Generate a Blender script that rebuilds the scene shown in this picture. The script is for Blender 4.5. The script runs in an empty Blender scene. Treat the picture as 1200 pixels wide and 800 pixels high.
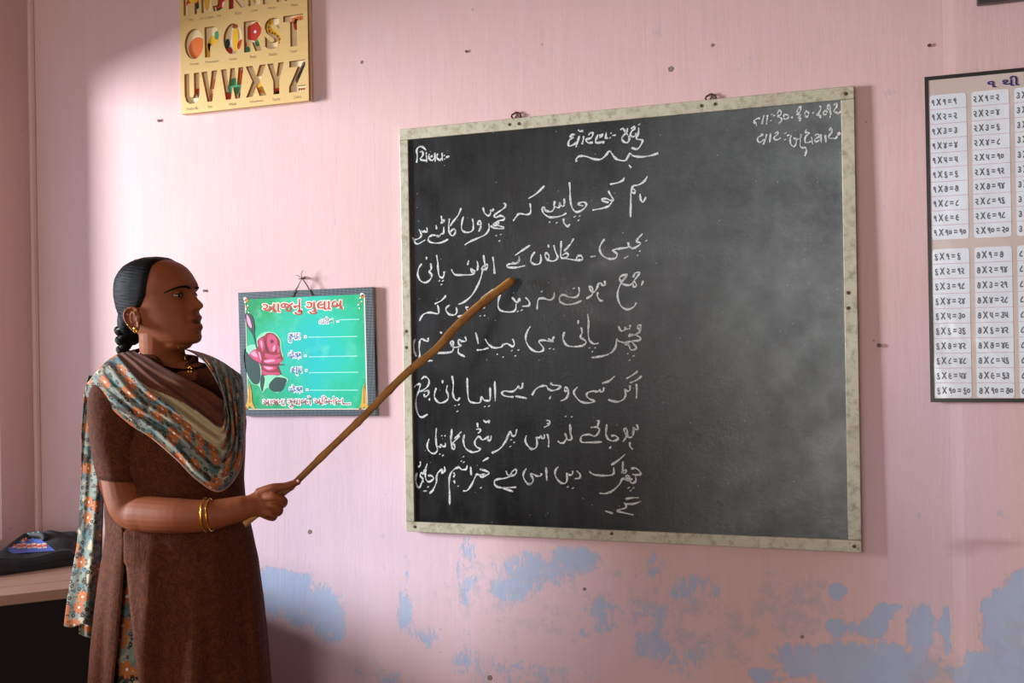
import bpy, bmesh, math, random
import numpy as np
from mathutils import Vector, Matrix, noise
random.seed(7); rng = np.random.default_rng(7)
S = bpy.context.scene
COL = S.collection
R = math.radians

# ------------------------------------------------------------------ camera
FPX = 1250.0
CAM = np.array([0.0, -2.64, 1.30])
TH, PI_, RO = R(20.0), R(0.2), R(1.0)
cF = np.array([-math.sin(TH)*math.cos(PI_), math.cos(TH)*math.cos(PI_), math.sin(PI_)])
_r = np.array([math.cos(TH), math.sin(TH), 0.0]); _u = np.cross(_r, cF)
cR = math.cos(RO)*_r - math.sin(RO)*_u
cU = math.sin(RO)*_r + math.cos(RO)*_u
cd = bpy.data.cameras.new('camera'); cam = bpy.data.objects.new('camera', cd); COL.objects.link(cam)
cd.sensor_width = 36; cd.lens = FPX/1200*36; cd.clip_start = .05
M = Matrix((( cR[0], cU[0], -cF[0], CAM[0]), (cR[1], cU[1], -cF[1], CAM[1]), (cR[2], cU[2], -cF[2], CAM[2]), (0,0,0,1)))
cam.matrix_world = M
S.camera = cam
# ------------------------------------------------------------------ light
S.view_settings.view_transform = 'Standard'; S.view_settings.look = 'None'
S.view_settings.gamma = 1; S.view_settings.use_curve_mapping = False
S.view_settings.exposure = 0.16
w = bpy.data.worlds.new('sky'); S.world = w; w.use_nodes = True
w.node_tree.nodes['Background'].inputs[0].default_value = (.62, .75, 1, 1)
w.node_tree.nodes['Background'].inputs[1].default_value = 1.0
XL = -2.555          # left wall
XR, YB, ZC = 2.6, -4.6, 2.95
def area(name, loc, target, sx, sy, power, col, spread=180):
    l = bpy.data.lights.new(name, 'AREA'); l.shape = 'RECTANGLE'; l.size = sx; l.size_y = sy
    l.energy = power; l.color = col; l.spread = R(spread)
    o = bpy.data.objects.new(name, l); COL.objects.link(o); o.location = loc
    o.rotation_euler = (Vector(target)-Vector(loc)).to_track_quat('-Z', 'Y').to_euler()
    return o
# daylight outside the left window (grazes the blackboard wall), the rear window and the rear door
area('daylight_left_window', (-6.3, -2.3, 1.85), (-1.6, -.1, 1.25), .85, 1.6, 690, (.84, .91, 1))
area('daylight_rear_window', (-1.95, YB-.35, 1.95), (-1.0, 0, 1.2), .8, 1.1, 30, (1, .95, .90))
area('daylight_rear_door', (-.45, YB-.35, 1.15), (-.5, 0, 1.15), 1.15, 2.1, 42, (1, .94, .88))

# ------------------------------------------------------------------ helpers
def ray(px, py):
    return cF*FPX + cR*(px-600) - cU*(py-400)
def hit(px, py, n=0.0):
    "point on the plane n metres in front of the blackboard wall"
    d = ray(px, py); t = (-n-CAM[1])/d[1]; return CAM+t*d
def at(px, py, z):
    "point at depth z along the view axis"
    return CAM + ray(px, py)/FPX*z
def tag(o, label=None, cat=None, group=None, kind=None):
    if label: o['label'] = label
    if cat: o['category'] = cat
    if group: o['group'] = group
    if kind: o['kind'] = kind
    return o
def empty(name, loc, label=None, cat=None, group=None, kind=None):
    o = bpy.data.objects.new(name, None); COL.objects.link(o); o.location = loc; o.empty_display_size = .05
    return tag(o, label, cat, group, kind)
def wpos(o):
    p = Vector((0,0,0))
    while o is not None:
        p += o.location; o = o.parent
    return np.array(p)
def mk(name, V, F, mat, parent=None, smooth=False, uv=None, origin=None, **kw):
    "one mesh object from world-space vertices"
    V = np.asarray(V, float).reshape(-1, 3)
    base = wpos(parent) if parent is not None else np.zeros(3)
    org = np.array(origin, float) if origin is not None else (base if parent is not None else V.mean(0))
    me = bpy.data.meshes.new(name)
    me.from_pydata((V-org).tolist(), [], [tuple(int(i) for i in f) for f in F]); me.validate(); me.update()
    if mat: me.materials.append(mat)
    if smooth: me.polygons.foreach_set('use_smooth', [True]*len(me.polygons))
    o = bpy.data.objects.new(name, me); COL.objects.link(o)
    o.location = Vector(org-base)
    if parent is not None: o.parent = parent
    if uv is not None:
        l = me.uv_layers.new(name='UVMap'); uv = np.asarray(uv, float)
        vi = np.empty(len(me.loops), int); me.loops.foreach_get('vertex_index', vi)
        l.data.foreach_set('uv', uv[vi].ravel())
    tag(o, **kw)
    return o
class MB:
    def __init__(s): s.v=[]; s.f=[]
    def add(s, V, F):
        b=len(s.v); s.v += [tuple(map(float,p)) for p in V]; s.f += [tuple(int(i)+b for i in f) for f in F]; return s
    def box(s, a, b):
        x0,y0,z0=a; x1,y1,z1=b
        return s.add([(x0,y0,z0),(x1,y0,z0),(x1,y1,z0),(x0,y1,z0),(x0,y0,z1),(x1,y0,z1),(x1,y1,z1),(x0,y1,z1)],
            [(0,3,2,1),(4,5,6,7),(0,1,5,4),(1,2,6,5),(2,3,7,6),(3,0,4,7)])
    def hexa(s, c):   # 8 corners, bottom 4 then top 4
        return s.add(c, [(0,3,2,1),(4,5,6,7),(0,1,5,4),(1,2,6,5),(2,3,7,6),(3,0,4,7)])
    def tube(s, P, r, n=8, caps=True):
        P=[np.array(p,float) for p in P]; m=len(P)
        rs = r if hasattr(r,'__len__') else [r]*m
        T=[P[min(i+1,m-1)]-P[max(i-1,0)] for i in range(m)]
        T=[t/(np.linalg.norm(t)+1e-12) for t in T]
        a=np.array([0,0,1.]) if abs(T[0][2])<.9 else np.array([1.,0,0])
        X=np.cross(T[0],a); X/=np.linalg.norm(X); V=[]
        for i in range(m):
            X=X-T[i]*X.dot(T[i]); X/=np.linalg.norm(X); Y=np.cross(T[i],X)
            for k in range(n):
                t=2*math.pi*k/n; V.append(P[i]+rs[i]*(math.cos(t)*X+math.sin(t)*Y))
        F=[(i*n+k,i*n+(k+1)%n,(i+1)*n+(k+1)%n,(i+1)*n+k) for i in range(m-1) for k in range(n)]
        if caps: F.append(tuple(reversed(range(n)))); F.append(tuple((m-1)*n+k for k in range(n)))
        return s.add(V,F)
    def ell(s, c, r, n=12, m=8, A=None):
        V=[]; c=np.array(c,float); A=np.eye(3) if A is None else A
        for i in range(m+1):
            for k in range(n):
                a=math.pi*i/m; b=2*math.pi*k/n
                V.append(c+A@np.array([r[0]*math.sin(a)*math.cos(b), r[1]*math.sin(a)*math.sin(b), r[2]*math.cos(a)]))
        F=[(i*n+k,(i+1)*n+k,(i+1)*n+(k+1)%n,i*n+(k+1)%n) for i in range(m) for k in range(n)]
        return s.add(V,F)
    def mk(s, name, mat, parent=None, bevel=0, **kw):
        o=mk(name, s.v, s.f, mat, parent, **kw)
        bm=bmesh.new(); bm.from_mesh(o.data); bmesh.ops.remove_doubles(bm, verts=bm.verts, dist=1e-6)
        bmesh.ops.recalc_face_normals(bm, faces=bm.faces); bm.to_mesh(o.data); bm.free()
        if bevel:
            b=o.modifiers.new('b','BEVEL'); b.width=bevel; b.segments=2; b.limit_method='ANGLE'
        return o
def crom(P, n=6, closed=False):
    P=[np.array(p,float) for p in P]
    if len(P)<3 and not closed: 
        return [P[0]+(P[-1]-P[0])*k/n for k in range(n+1)]
    out=[]; m=len(P)
    rg=range(m) if closed else range(m-1)
    for i in rg:
        if closed: p0,p1,p2,p3=P[i-1],P[i],P[(i+1)%m],P[(i+2)%m]
        else: p0,p1,p2,p3=P[max(i-1,0)],P[i],P[i+1],P[min(i+2,m-1)]
        for k in range(n):
            t=k/n; out.append(.5*((2*p1)+(-p0+p2)*t+(2*p0-5*p1+4*p2-p3)*t*t+(-p0+3*p1-3*p2+p3)*t**3))
    if not closed: out.append(P[-1])
    return out
# ---- materials
def srgb(h):
    if isinstance(h,str):
        h=h.lstrip('#'); c=[int(h[i:i+2],16)/255 for i in (0,2,4)]
    else: c=[v/255 for v in h]
    return tuple((x/12.92 if x<=.04045 else ((x+.055)/1.055)**2.4) for x in c)+(1,)
class NT:
    def __init__(s,name,rough=.6,spec=.3,metal=0):
        s.m=bpy.data.materials.new(name); s.m.use_nodes=True; s.t=s.m.node_tree; s.b=s.t.nodes['Principled BSDF']
        s.b.inputs['Roughness'].default_value=rough; s.b.inputs['Specular IOR Level'].default_value=spec; s.b.inputs['Metallic'].default_value=metal
    def n(s,typ,**kw):
        n=s.t.nodes.new('ShaderNode'+typ)
        for k,v in kw.items(): setattr(n,k,v)
        return n
    def set(s,sock,v):
        if isinstance(v,bpy.types.NodeSocket): s.t.links.new(v,sock)
        elif v is not None: sock.default_value=v
    def math(s,op,a,b=None,c=None,clamp=False):
        n=s.n('Math',operation=op,use_clamp=clamp); s.set(n.inputs[0],a); s.set(n.inputs[1],b); s.set(n.inputs[2],c); return n.outputs[0]
    def vmath(s,op,a,b=None,out=0):
        n=s.n('VectorMath',operation=op); s.set(n.inputs[0],a); s.set(n.inputs[1],b); return n.outputs[out]
    def mix(s,f,a,b,blend='MIX'):
        n=s.n('Mix',data_type='RGBA',blend_type=blend); s.set(n.inputs[0],f); s.set(n.inputs[6],a); s.set(n.inputs[7],b); return n.outputs[2]
    def ramp(s,f,st,interp='LINEAR'):
        n=s.n('ValToRGB'); s.set(n.inputs[0],f); e=n.color_ramp.elements; n.color_ramp.interpolation=interp
        while len(e)<len(st): e.new(.5)
        for el,(p,c) in zip(e,st): el.position=p; el.color=c if hasattr(c,'__len__') else (c,c,c,1)
        return n.outputs[0]
    def coord(s,kind='Object',scale=(1,1,1)):
        n=s.n('TexCoord'); mp=s.n('Mapping'); s.t.links.new(n.outputs[kind],mp.inputs[0]); mp.inputs['Scale'].default_value=scale; return mp.outputs[0]
    def noise(s,vec,scale,detail=4,rough=.55,dist=0):
        n=s.n('TexNoise'); s.set(n.inputs['Vector'],vec); n.inputs['Scale'].default_value=scale; n.inputs['Detail'].default_value=detail
        n.inputs['Roughness'].default_value=rough; n.inputs['Distortion'].default_value=dist; return n.outputs[0]
    def vor(s,vec,scale,feature='F1',out='Distance',rand=1):
        n=s.n('TexVoronoi',feature=feature); s.set(n.inputs['Vector'],vec); n.inputs['Scale'].default_value=scale; n.inputs['Randomness'].default_value=rand; return n.outputs[out]
    def attr(s,name,out='Fac'):
        n=s.n('Attribute'); n.attribute_name=name; return n.outputs[out]
    def bump(s,h,strength=.3,dist=.002):
        n=s.n('Bump'); n.inputs['Strength'].default_value=strength; n.inputs['Distance'].default_value=dist; s.set(n.inputs['Height'],h); s.t.links.new(n.outputs[0],s.b.inputs['Normal'])
    def col(s,c): s.set(s.b.inputs['Base Color'],c); return s
    def rough(s,c): s.set(s.b.inputs['Roughness'],c); return s
def plain(name,c,rough=.6,spec=.3,metal=0,var=.08,scale=30):
    t=NT(name,rough,spec,metal); v=t.noise(t.coord(),scale,3)
    c=srgb(c) if isinstance(c,str) or max(c)>1 else tuple(c[:3])+(1,)
    d=tuple(x*(1-var*2) for x in c[:3])+(1,)
    t.col(t.mix(v,d,c)); return t.m

# ---- wall paint: pink distemper over blue, brushed, worn away low down
def wall_mat():
    t=NT('pink_wall_paint',.72,.22)
    P=t.coord('Object')
    big=t.noise(P,1.4,4); mid=t.noise(P,7,5); fine=t.noise(P,60,4,.7)
    st=t.noise(t.coord('Object',(30,30,3.5)),1,6,.7,.6); st2=t.noise(t.coord('Object',(150,150,5)),1,3,.6)
    c=t.mix(big,srgb('#cca69e'),srgb('#dab7b2'))
    c=t.mix(t.math('MULTIPLY',t.ramp(mid,[(.45,0.),(.7,1.)]),.35),c,srgb('#d6b0b4'))
    c=t.mix(t.math('MULTIPLY',t.ramp(st,[(.42,0.),(.7,1.)]),.16),c,srgb('#e6c2c6'))
    c=t.mix(t.math('MULTIPLY',t.ramp(st2,[(.5,0.),(.8,1.)]),.14),c,srgb('#b98d8f'))
    # lilac tint in broad soft patches
    c=t.mix(t.math('MULTIPLY',t.attr('wash'),.55),c,srgb('#d2bccd'))
    # worn blue coat
    pk=t.math('ADD',t.attr('peel'),t.math('MULTIPLY',t.math('SUBTRACT',t.noise(t.coord('Object',(1,1,.75)),13,9,.68,.3),.5),2.3))
    pk=t.math('ADD',pk,t.math('MULTIPLY',t.math('SUBTRACT',t.noise(t.coord('Object',(2.2,2.2,1)),45,8,.8),.5),1.9))
    m=t.ramp(pk,[(.42,0.),(.62,1.)])
    blue=t.mix(t.noise(P,20,5),srgb('#8ea4c6'),srgb('#a3bed0'))
    blue=t.mix(t.math('MULTIPLY',st,.5),blue,srgb('#a3aecb'))
    c=t.mix(t.math('MULTIPLY',m,.8),c,blue)
    # grey-green thin rub and dark scars
    rub=t.math('ADD',t.math('MULTIPLY',t.attr('rub'),1.0),t.math('MULTIPLY',t.math('SUBTRACT',t.noise(P,24,8,.75),.5),1.7))
    c=t.mix(t.math('MULTIPLY',t.ramp(rub,[(.42,0.),(.62,1.)]),.55),c,srgb('#a7a5ad'))
    sc=t.math('ADD',t.attr('rub'),t.math('MULTIPLY',t.math('SUBTRACT',t.noise(P,70,6,.8),.5),3.2))
    c=t.mix(t.math('MULTIPLY',t.ramp(sc,[(1.0,0.),(1.12,1.)]),.6),c,srgb('#77706e'))
    c=t.mix(t.math('MULTIPLY',t.attr('stain'),.6),c,srgb('#9c7466'))
    spk=t.vor(P,9,'F1'); c=t.mix(t.math('MULTIPLY',t.ramp(spk,[(.0,1.),(.022,1.),(.03,0.)]),.5),c,srgb('#8b5a52'))
    t.col(c)
    h=t.math('ADD',t.math('MULTIPLY',st,.7),t.math('ADD',t.math('MULTIPLY',fine,.25),t.math('MULTIPLY',st2,.25)))
    h=t.math('ADD',h,t.math('MULTIPLY',m,-.35)); h=t.math('ADD',h,t.math('MULTIPLY',t.noise(P,10,4),.9))
    t.bump(h,.38,.0026); return t.m
WALL=wall_mat()

# ------------------------------------------------------------------ room shell
def smooth(a,b,x): 
    t=np.clip((x-a)/(b-a),0,1); return t*t*(3-2*t)
# front wall: a fine sheet over the part in view carries the wear masks
XP=hit(1109,300)[0]           # the wall steps forward here by a few millimetres
def front_wall():
    xs=np.linspace(XL,1.4,300); zs=np.linspace(0,ZC,220)
    X,Z=np.meshgrid(xs,zs); n=.0025*smooth(XP,XP+.035,X)
    V=np.stack([X,-n,Z],-1).reshape(-1,3); nx=len(xs)
    F=[(j*nx+i,j*nx+i+1,(j+1)*nx+i+1,(j+1)*nx+i) for j in range(len(zs)-1) for i in range(nx-1)]
    o=mk('wall_front',V,F,WALL,origin=(0,0,0),smooth=False,kind='structure')
    # masks in wall coordinates
    def blob(L):
        m=np.zeros(len(V))
        for (px,py,rx,ry,a) in L:
            c=hit(px,py); e=hit(px+rx,py); g=hit(px,py+ry)
            d=((V[:,0]-c[0])/(e[0]-c[0]))**2+((V[:,2]-c[2])/(g[2]-c[2]))**2
            m=np.maximum(m,a*np.clip(1.25-d,0,1))
        return m
    peel=blob([(350,705,62,36,1.0),(325,680,30,18,1.2),(385,735,24,26,.9),(478,668,6,34,.75),(476,720,12,40,.8),(545,660,16,50,.75),(500,745,22,18,.7),
        (625,668,50,30,.85),(600,690,30,22,.8),(680,655,40,20,.8),(770,665,16,32,.75),(812,690,42,24,.72),(735,720,60,28,.62),(780,760,60,40,.62),
        (981,692,13,11,1.5),(978,735,14,14,1.2),(1000,738,22,12,.75),(1035,718,14,14,1.25),(1050,712,10,6,1.3),(1025,735,20,16,1.1),(1078,735,20,36,1.25),(1108,735,6,36,1.3),
        (1010,780,110,32,1.35),(900,792,30,12,.8),(930,770,35,22,.9),(1195,745,52,64,1.5),(1198,690,16,30,1.4),(1150,790,40,32,1.3),(1162,710,12,10,1.3),
        (690,740,20,8,.7),(640,790,60,20,.55),(440,790,50,20,.5),(560,780,40,30,.55)])
    peel*=.80
    peel[(V[:,0]>XP)&(V[:,0]<hit(1128,700)[0])&(V[:,2]>hit(1128,785)[2])]=0
    rub=blob([(930,710,70,50,.55),(830,740,90,60,.5),(600,700,160,80,.42),(1100,790,60,40,.6),(1080,700,60,20,.3),(440,640,80,40,.3),(1200,760,60,60,.5),(720,690,120,60,.4)])
    wash=np.clip(blob([(430,640,170,150,1.0),(1090,570,90,200,.8),(520,720,300,110,.8),(300,560,200,220,.8)]),0,1)
    stain=blob([(1160,636,46,7,.7),(1130,642,22,8,.6),(350,790,60,30,.0)])
    for nm,a in (('peel',peel),('rub',rub),('wash',wash),('stain',stain)):
        at_=o.data.attributes.new(nm,'FLOAT','POINT'); at_.data.foreach_set('value',a.astype(np.float32))
    return o
front_wall()
MB().box((1.4,-.0025,0),(XR,.05,ZC)).mk('wall_front',WALL,kind='structure')
MB().box((XL-.1,.0005,-.02),(1.4,.12,ZC)).mk('wall_front',WALL,kind='structure')
# left wall with a window next to the corner
wa,wb,wz0,wz1=.145,1.3,.74,2.14
lw=MB()
lw.box((XL-.12,-wa,0),(XL,.0,ZC)); lw.box((XL-.12,YB,0),(XL,-wb,ZC)); lw.box((XL-.12,-wb,0),(XL,-wa,wz0)); lw.box((XL-.12,-wb,wz1),(XL,-wa,ZC))
lw.mk('wall_left',WALL,kind='structure')
MB().box((XR,YB,0),(XR+.12,.05,ZC)).mk('wall_right',WALL,kind='structure')
rw=MB(); x0,x1,z0,z1=-2.35,-1.55,1.3,2.5; dx0,dx1=-1.02,.12
rw.box((XL-.1,YB-.15,0),(x0,YB,ZC)); rw.box((x0,YB-.15,0),(x1,YB,z0)); rw.box((x0,YB-.15,z1),(x1,YB,ZC)); rw.box((x1,YB-.15,0),(dx0,YB,ZC)); rw.box((dx1,YB-.15,0),(XR+.1,YB,ZC)); rw.box((dx0,YB-.15,2.25),(dx1,YB,ZC))
rw.mk('wall_rear',WALL,kind='structure')
CEIL=plain('white_ceiling_wash','#cfc4bb',.8,.2)
FLOOR=plain('brown_cement_floor','#a38e7c',.6,.3,var=.15,scale=4)
MB().box((XL-.1,YB-.1,ZC),(XR+.1,.1,ZC+.1)).mk('ceiling',CEIL,kind='structure')
MB().box((XL-.1,YB-.1,-.1),(XR+.1,.1,0)).mk('floor',FLOOR,kind='structure')
WFR=plain('dark_window_paint','#4b5d55',.5,.4)
wf=MB(); d=.04
for (ya,yb,za,zb) in ((-wb,-wa,wz0,wz0+d),(-wb,-wa,wz1-d,wz1),(-wa-d,-wa,wz0+d,wz1-d),(-wb,-wb+d,wz0+d,wz1-d)):
    wf.box((XL-.10,ya,za),(XL-.05,yb,zb))
wf.mk('window_1',WFR,kind='structure')
wf=MB()
for (xa,xb,za,zb) in ((x0,x1,z0,z0+d),(x0,x1,z1-d,z1),(x0,x0+d,z0+d,z1-d),(x1-d,x1,z0+d,z1-d),((x0+x1)/2-.02,(x0+x1)/2+.02,z0+d,z1-d)):
    wf.box((xa,YB-.1,za),(xb,YB-.05,zb))
wf.mk('window_2',WFR,kind='structure')
wf=MB()
for (xa,xb,za,zb) in ((dx0,dx0+.05,0,2.25),(dx1-.05,dx1,0,2.25),(dx0+.05,dx1-.05,2.20,2.25)): wf.box((xa,YB-.12,za),(xb,YB-.03,zb))
wf.mk('door_1',WFR,kind='structure')
# plaster bead in the corner
MB().tube([(XL+.004,-.004,0),(XL+.004,-.004,ZC)],.012,8).mk('trim_1',WALL,kind='structure')

# ------------------------------------------------------------------ blackboard
nT,nB=.0095,.018
BC=[(469,152),(1001,101),(1010,647),(477,622)]
BQ=[hit(*BC[0],nT),hit(*BC[1],nT),hit(*BC[2],nB),hit(*BC[3],nB)]
bn=np.cross(BQ[1]-BQ[3],BQ[0]-BQ[2]); bn/=np.linalg.norm(bn)
if bn[1]>0: bn=-bn
b0=sum(BQ)/4
def onb(px,py,e=0.0):
    d=ray(px,py); t=((b0+bn*e-CAM)@bn)/(d@bn); return CAM+t*d
def on_board(uv,e=0.0): # bilinear in quad, u right, v down
    u,v=uv; p=(1-v)*((1-u)*BQ[0]+u*BQ[1])+v*((1-u)*BQ[3]+u*BQ[2]); return p+bn*e
BB=empty('chalkboard',b0,'large black chalkboard in a cream wooden frame, covered with white chalk writing','chalkboard')
def slate():
    t=NT('black_slate_paint',.42,.32)
    P=t.coord('Object'); 
    sm=t.noise(t.coord('Object',(1,1,.45)),4,6,.6,.4); st=t.noise(t.coord('Object',(45,45,6)),1,5,.7)
    c=t.mix(t.ramp(sm,[(.35,0.),(.75,1.)]),srgb('#0b0c0c'),srgb('#1b1e1f'))
    c=t.mix(t.math('MULTIPLY',t.ramp(st,[(.45,0.),(.8,1.)]),.35),c,srgb('#35393a'))
    # daylight glare painted into the slate colour, paler towards the right
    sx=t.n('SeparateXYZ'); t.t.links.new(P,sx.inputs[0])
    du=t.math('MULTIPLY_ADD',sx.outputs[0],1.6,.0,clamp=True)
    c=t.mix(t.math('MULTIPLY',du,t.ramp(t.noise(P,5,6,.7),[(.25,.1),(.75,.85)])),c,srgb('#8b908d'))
    sp=t.vor(P,60); c=t.mix(t.ramp(sp,[(.0,.55),(.05,.55),(.07,0.)]),c,srgb('#0c0c0c'))
    sp=t.vor(P,37); c=t.mix(t.ramp(sp,[(.0,.6),(.035,.6),(.05,0.)]),c,srgb('#b5b8b4'))
    t.col(c); t.rough(t.ramp(t.noise(P,9,5),[(.3,.24),(.7,.42)]))
    t.bump(t.math('ADD',t.noise(P,130,3),t.math('MULTIPLY',st,.6)),.35,.0010); return t.m
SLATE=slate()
def frame_mat():
    t=NT('cream_frame_paint',.38,.5); P=t.coord()
    c=t.mix(t.noise(P,9,5),srgb('#a39b80'),srgb('#c2bca4')); c=t.mix(t.ramp(t.noise(P,50,6,.7),[(.48,0.),(.7,.9)]),c,srgb('#7d7257'))
    c=t.mix(t.ramp(t.noise(t.coord('Object',(14,14,60)),1,7,.75),[(.66,0.),(.72,.85)]),c,srgb('#5d4a34'))
    t.col(c); t.rough(t.ramp(t.noise(P,20,4),[(.3,.3),(.7,.5)])); t.bump(t.noise(P,25,6,.7),.5,.003); return t.m
FRM=frame_mat(); RUST=plain('rusty_steel','#5b4236',.6,.5,.5,.2,90)
def slab(c4,th,name,mat,parent,bevel=0,e=0.0,**kw): # four corners on board (u,v), thickness outwards
    lo=[on_board(c,e) for c in c4]; hi=[on_board(c,e+th) for c in c4]
    return MB().hexa(lo+hi).mk(name,mat,parent,bevel,**kw)
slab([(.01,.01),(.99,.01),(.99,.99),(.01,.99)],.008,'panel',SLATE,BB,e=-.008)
fw=.0185
for c4 in ([(0,0),(1,0),(1-fw,fw*1.35),(fw,fw*1.55)],[(0,1),(1,1),(1-fw,1-fw*1.6),(fw,1-fw*1.6)]):
    pass
rails=[[(0,0),(1,0),(1,.0275),(0,.0275)],[(0,.9755),(0,1),(1,1),(1,.9735)],[(0,.0282),(.0215,.0282),(.0215,.9750),(0,.9750)],[(.9745,.0282),(1,.0282),(1,.9730),(.9745,.9730)]]
for r_ in rails: slab(r_,.0155,'frame_rail',FRM,BB,.0015,e=-.0085)
# screws
def disc_on(p,nrm,r,h,n=10):
    nrm=np.array(nrm)/np.linalg.norm(nrm); a=np.cross(nrm,[0,0,1]); a/=np.linalg.norm(a); b=np.cross(nrm,a)
    m=MB(); V=[]
    for (q,rr) in ((0,r),(h*.7,r),(h,r*.6)): V+= [p+nrm*q+rr*(math.cos(6.2832*k/n)*a+math.sin(6.2832*k/n)*b) for k in range(n)]
    F=[(i*n+k,i*n+(k+1)%n,(i+1)*n+(k+1)%n,(i+1)*n+k) for i in range(2) for k in range(n)]+[tuple(2*n+k for k in range(n))]
    return m.add(V,F)
for px,py in ((991,110),(597,146),(608,145),(822,124),(838,122),(486,617),(717,625),(1001,640),(994,343),(994,361),(476,388),(476,407)):
    disc_on(onb(px,py,.007),bn,.0042,.0016).mk('screw',RUST,BB)
# wire loops over nails above the top rail
for px,py in ((605,137),(833,116)):
    c=onb(px,py,-.004)
    pts=[c+np.array([.012*math.cos(t)*(1+.15*math.sin(3*t)),-.003*math.sin(5*t),.012*math.sin(t)]) for t in np.linspace(-1.3,4.5,16)]
    MB().tube(pts,.0022,6).mk('hanging_loop',RUST,BB)
    MB().tube([c+np.array([-.012,0,-.012]),c+np.array([.004,-.003,.006]),c+np.array([.011,0,-.010])],.0018,6).mk('hanging_loop',RUST,BB)
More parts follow.
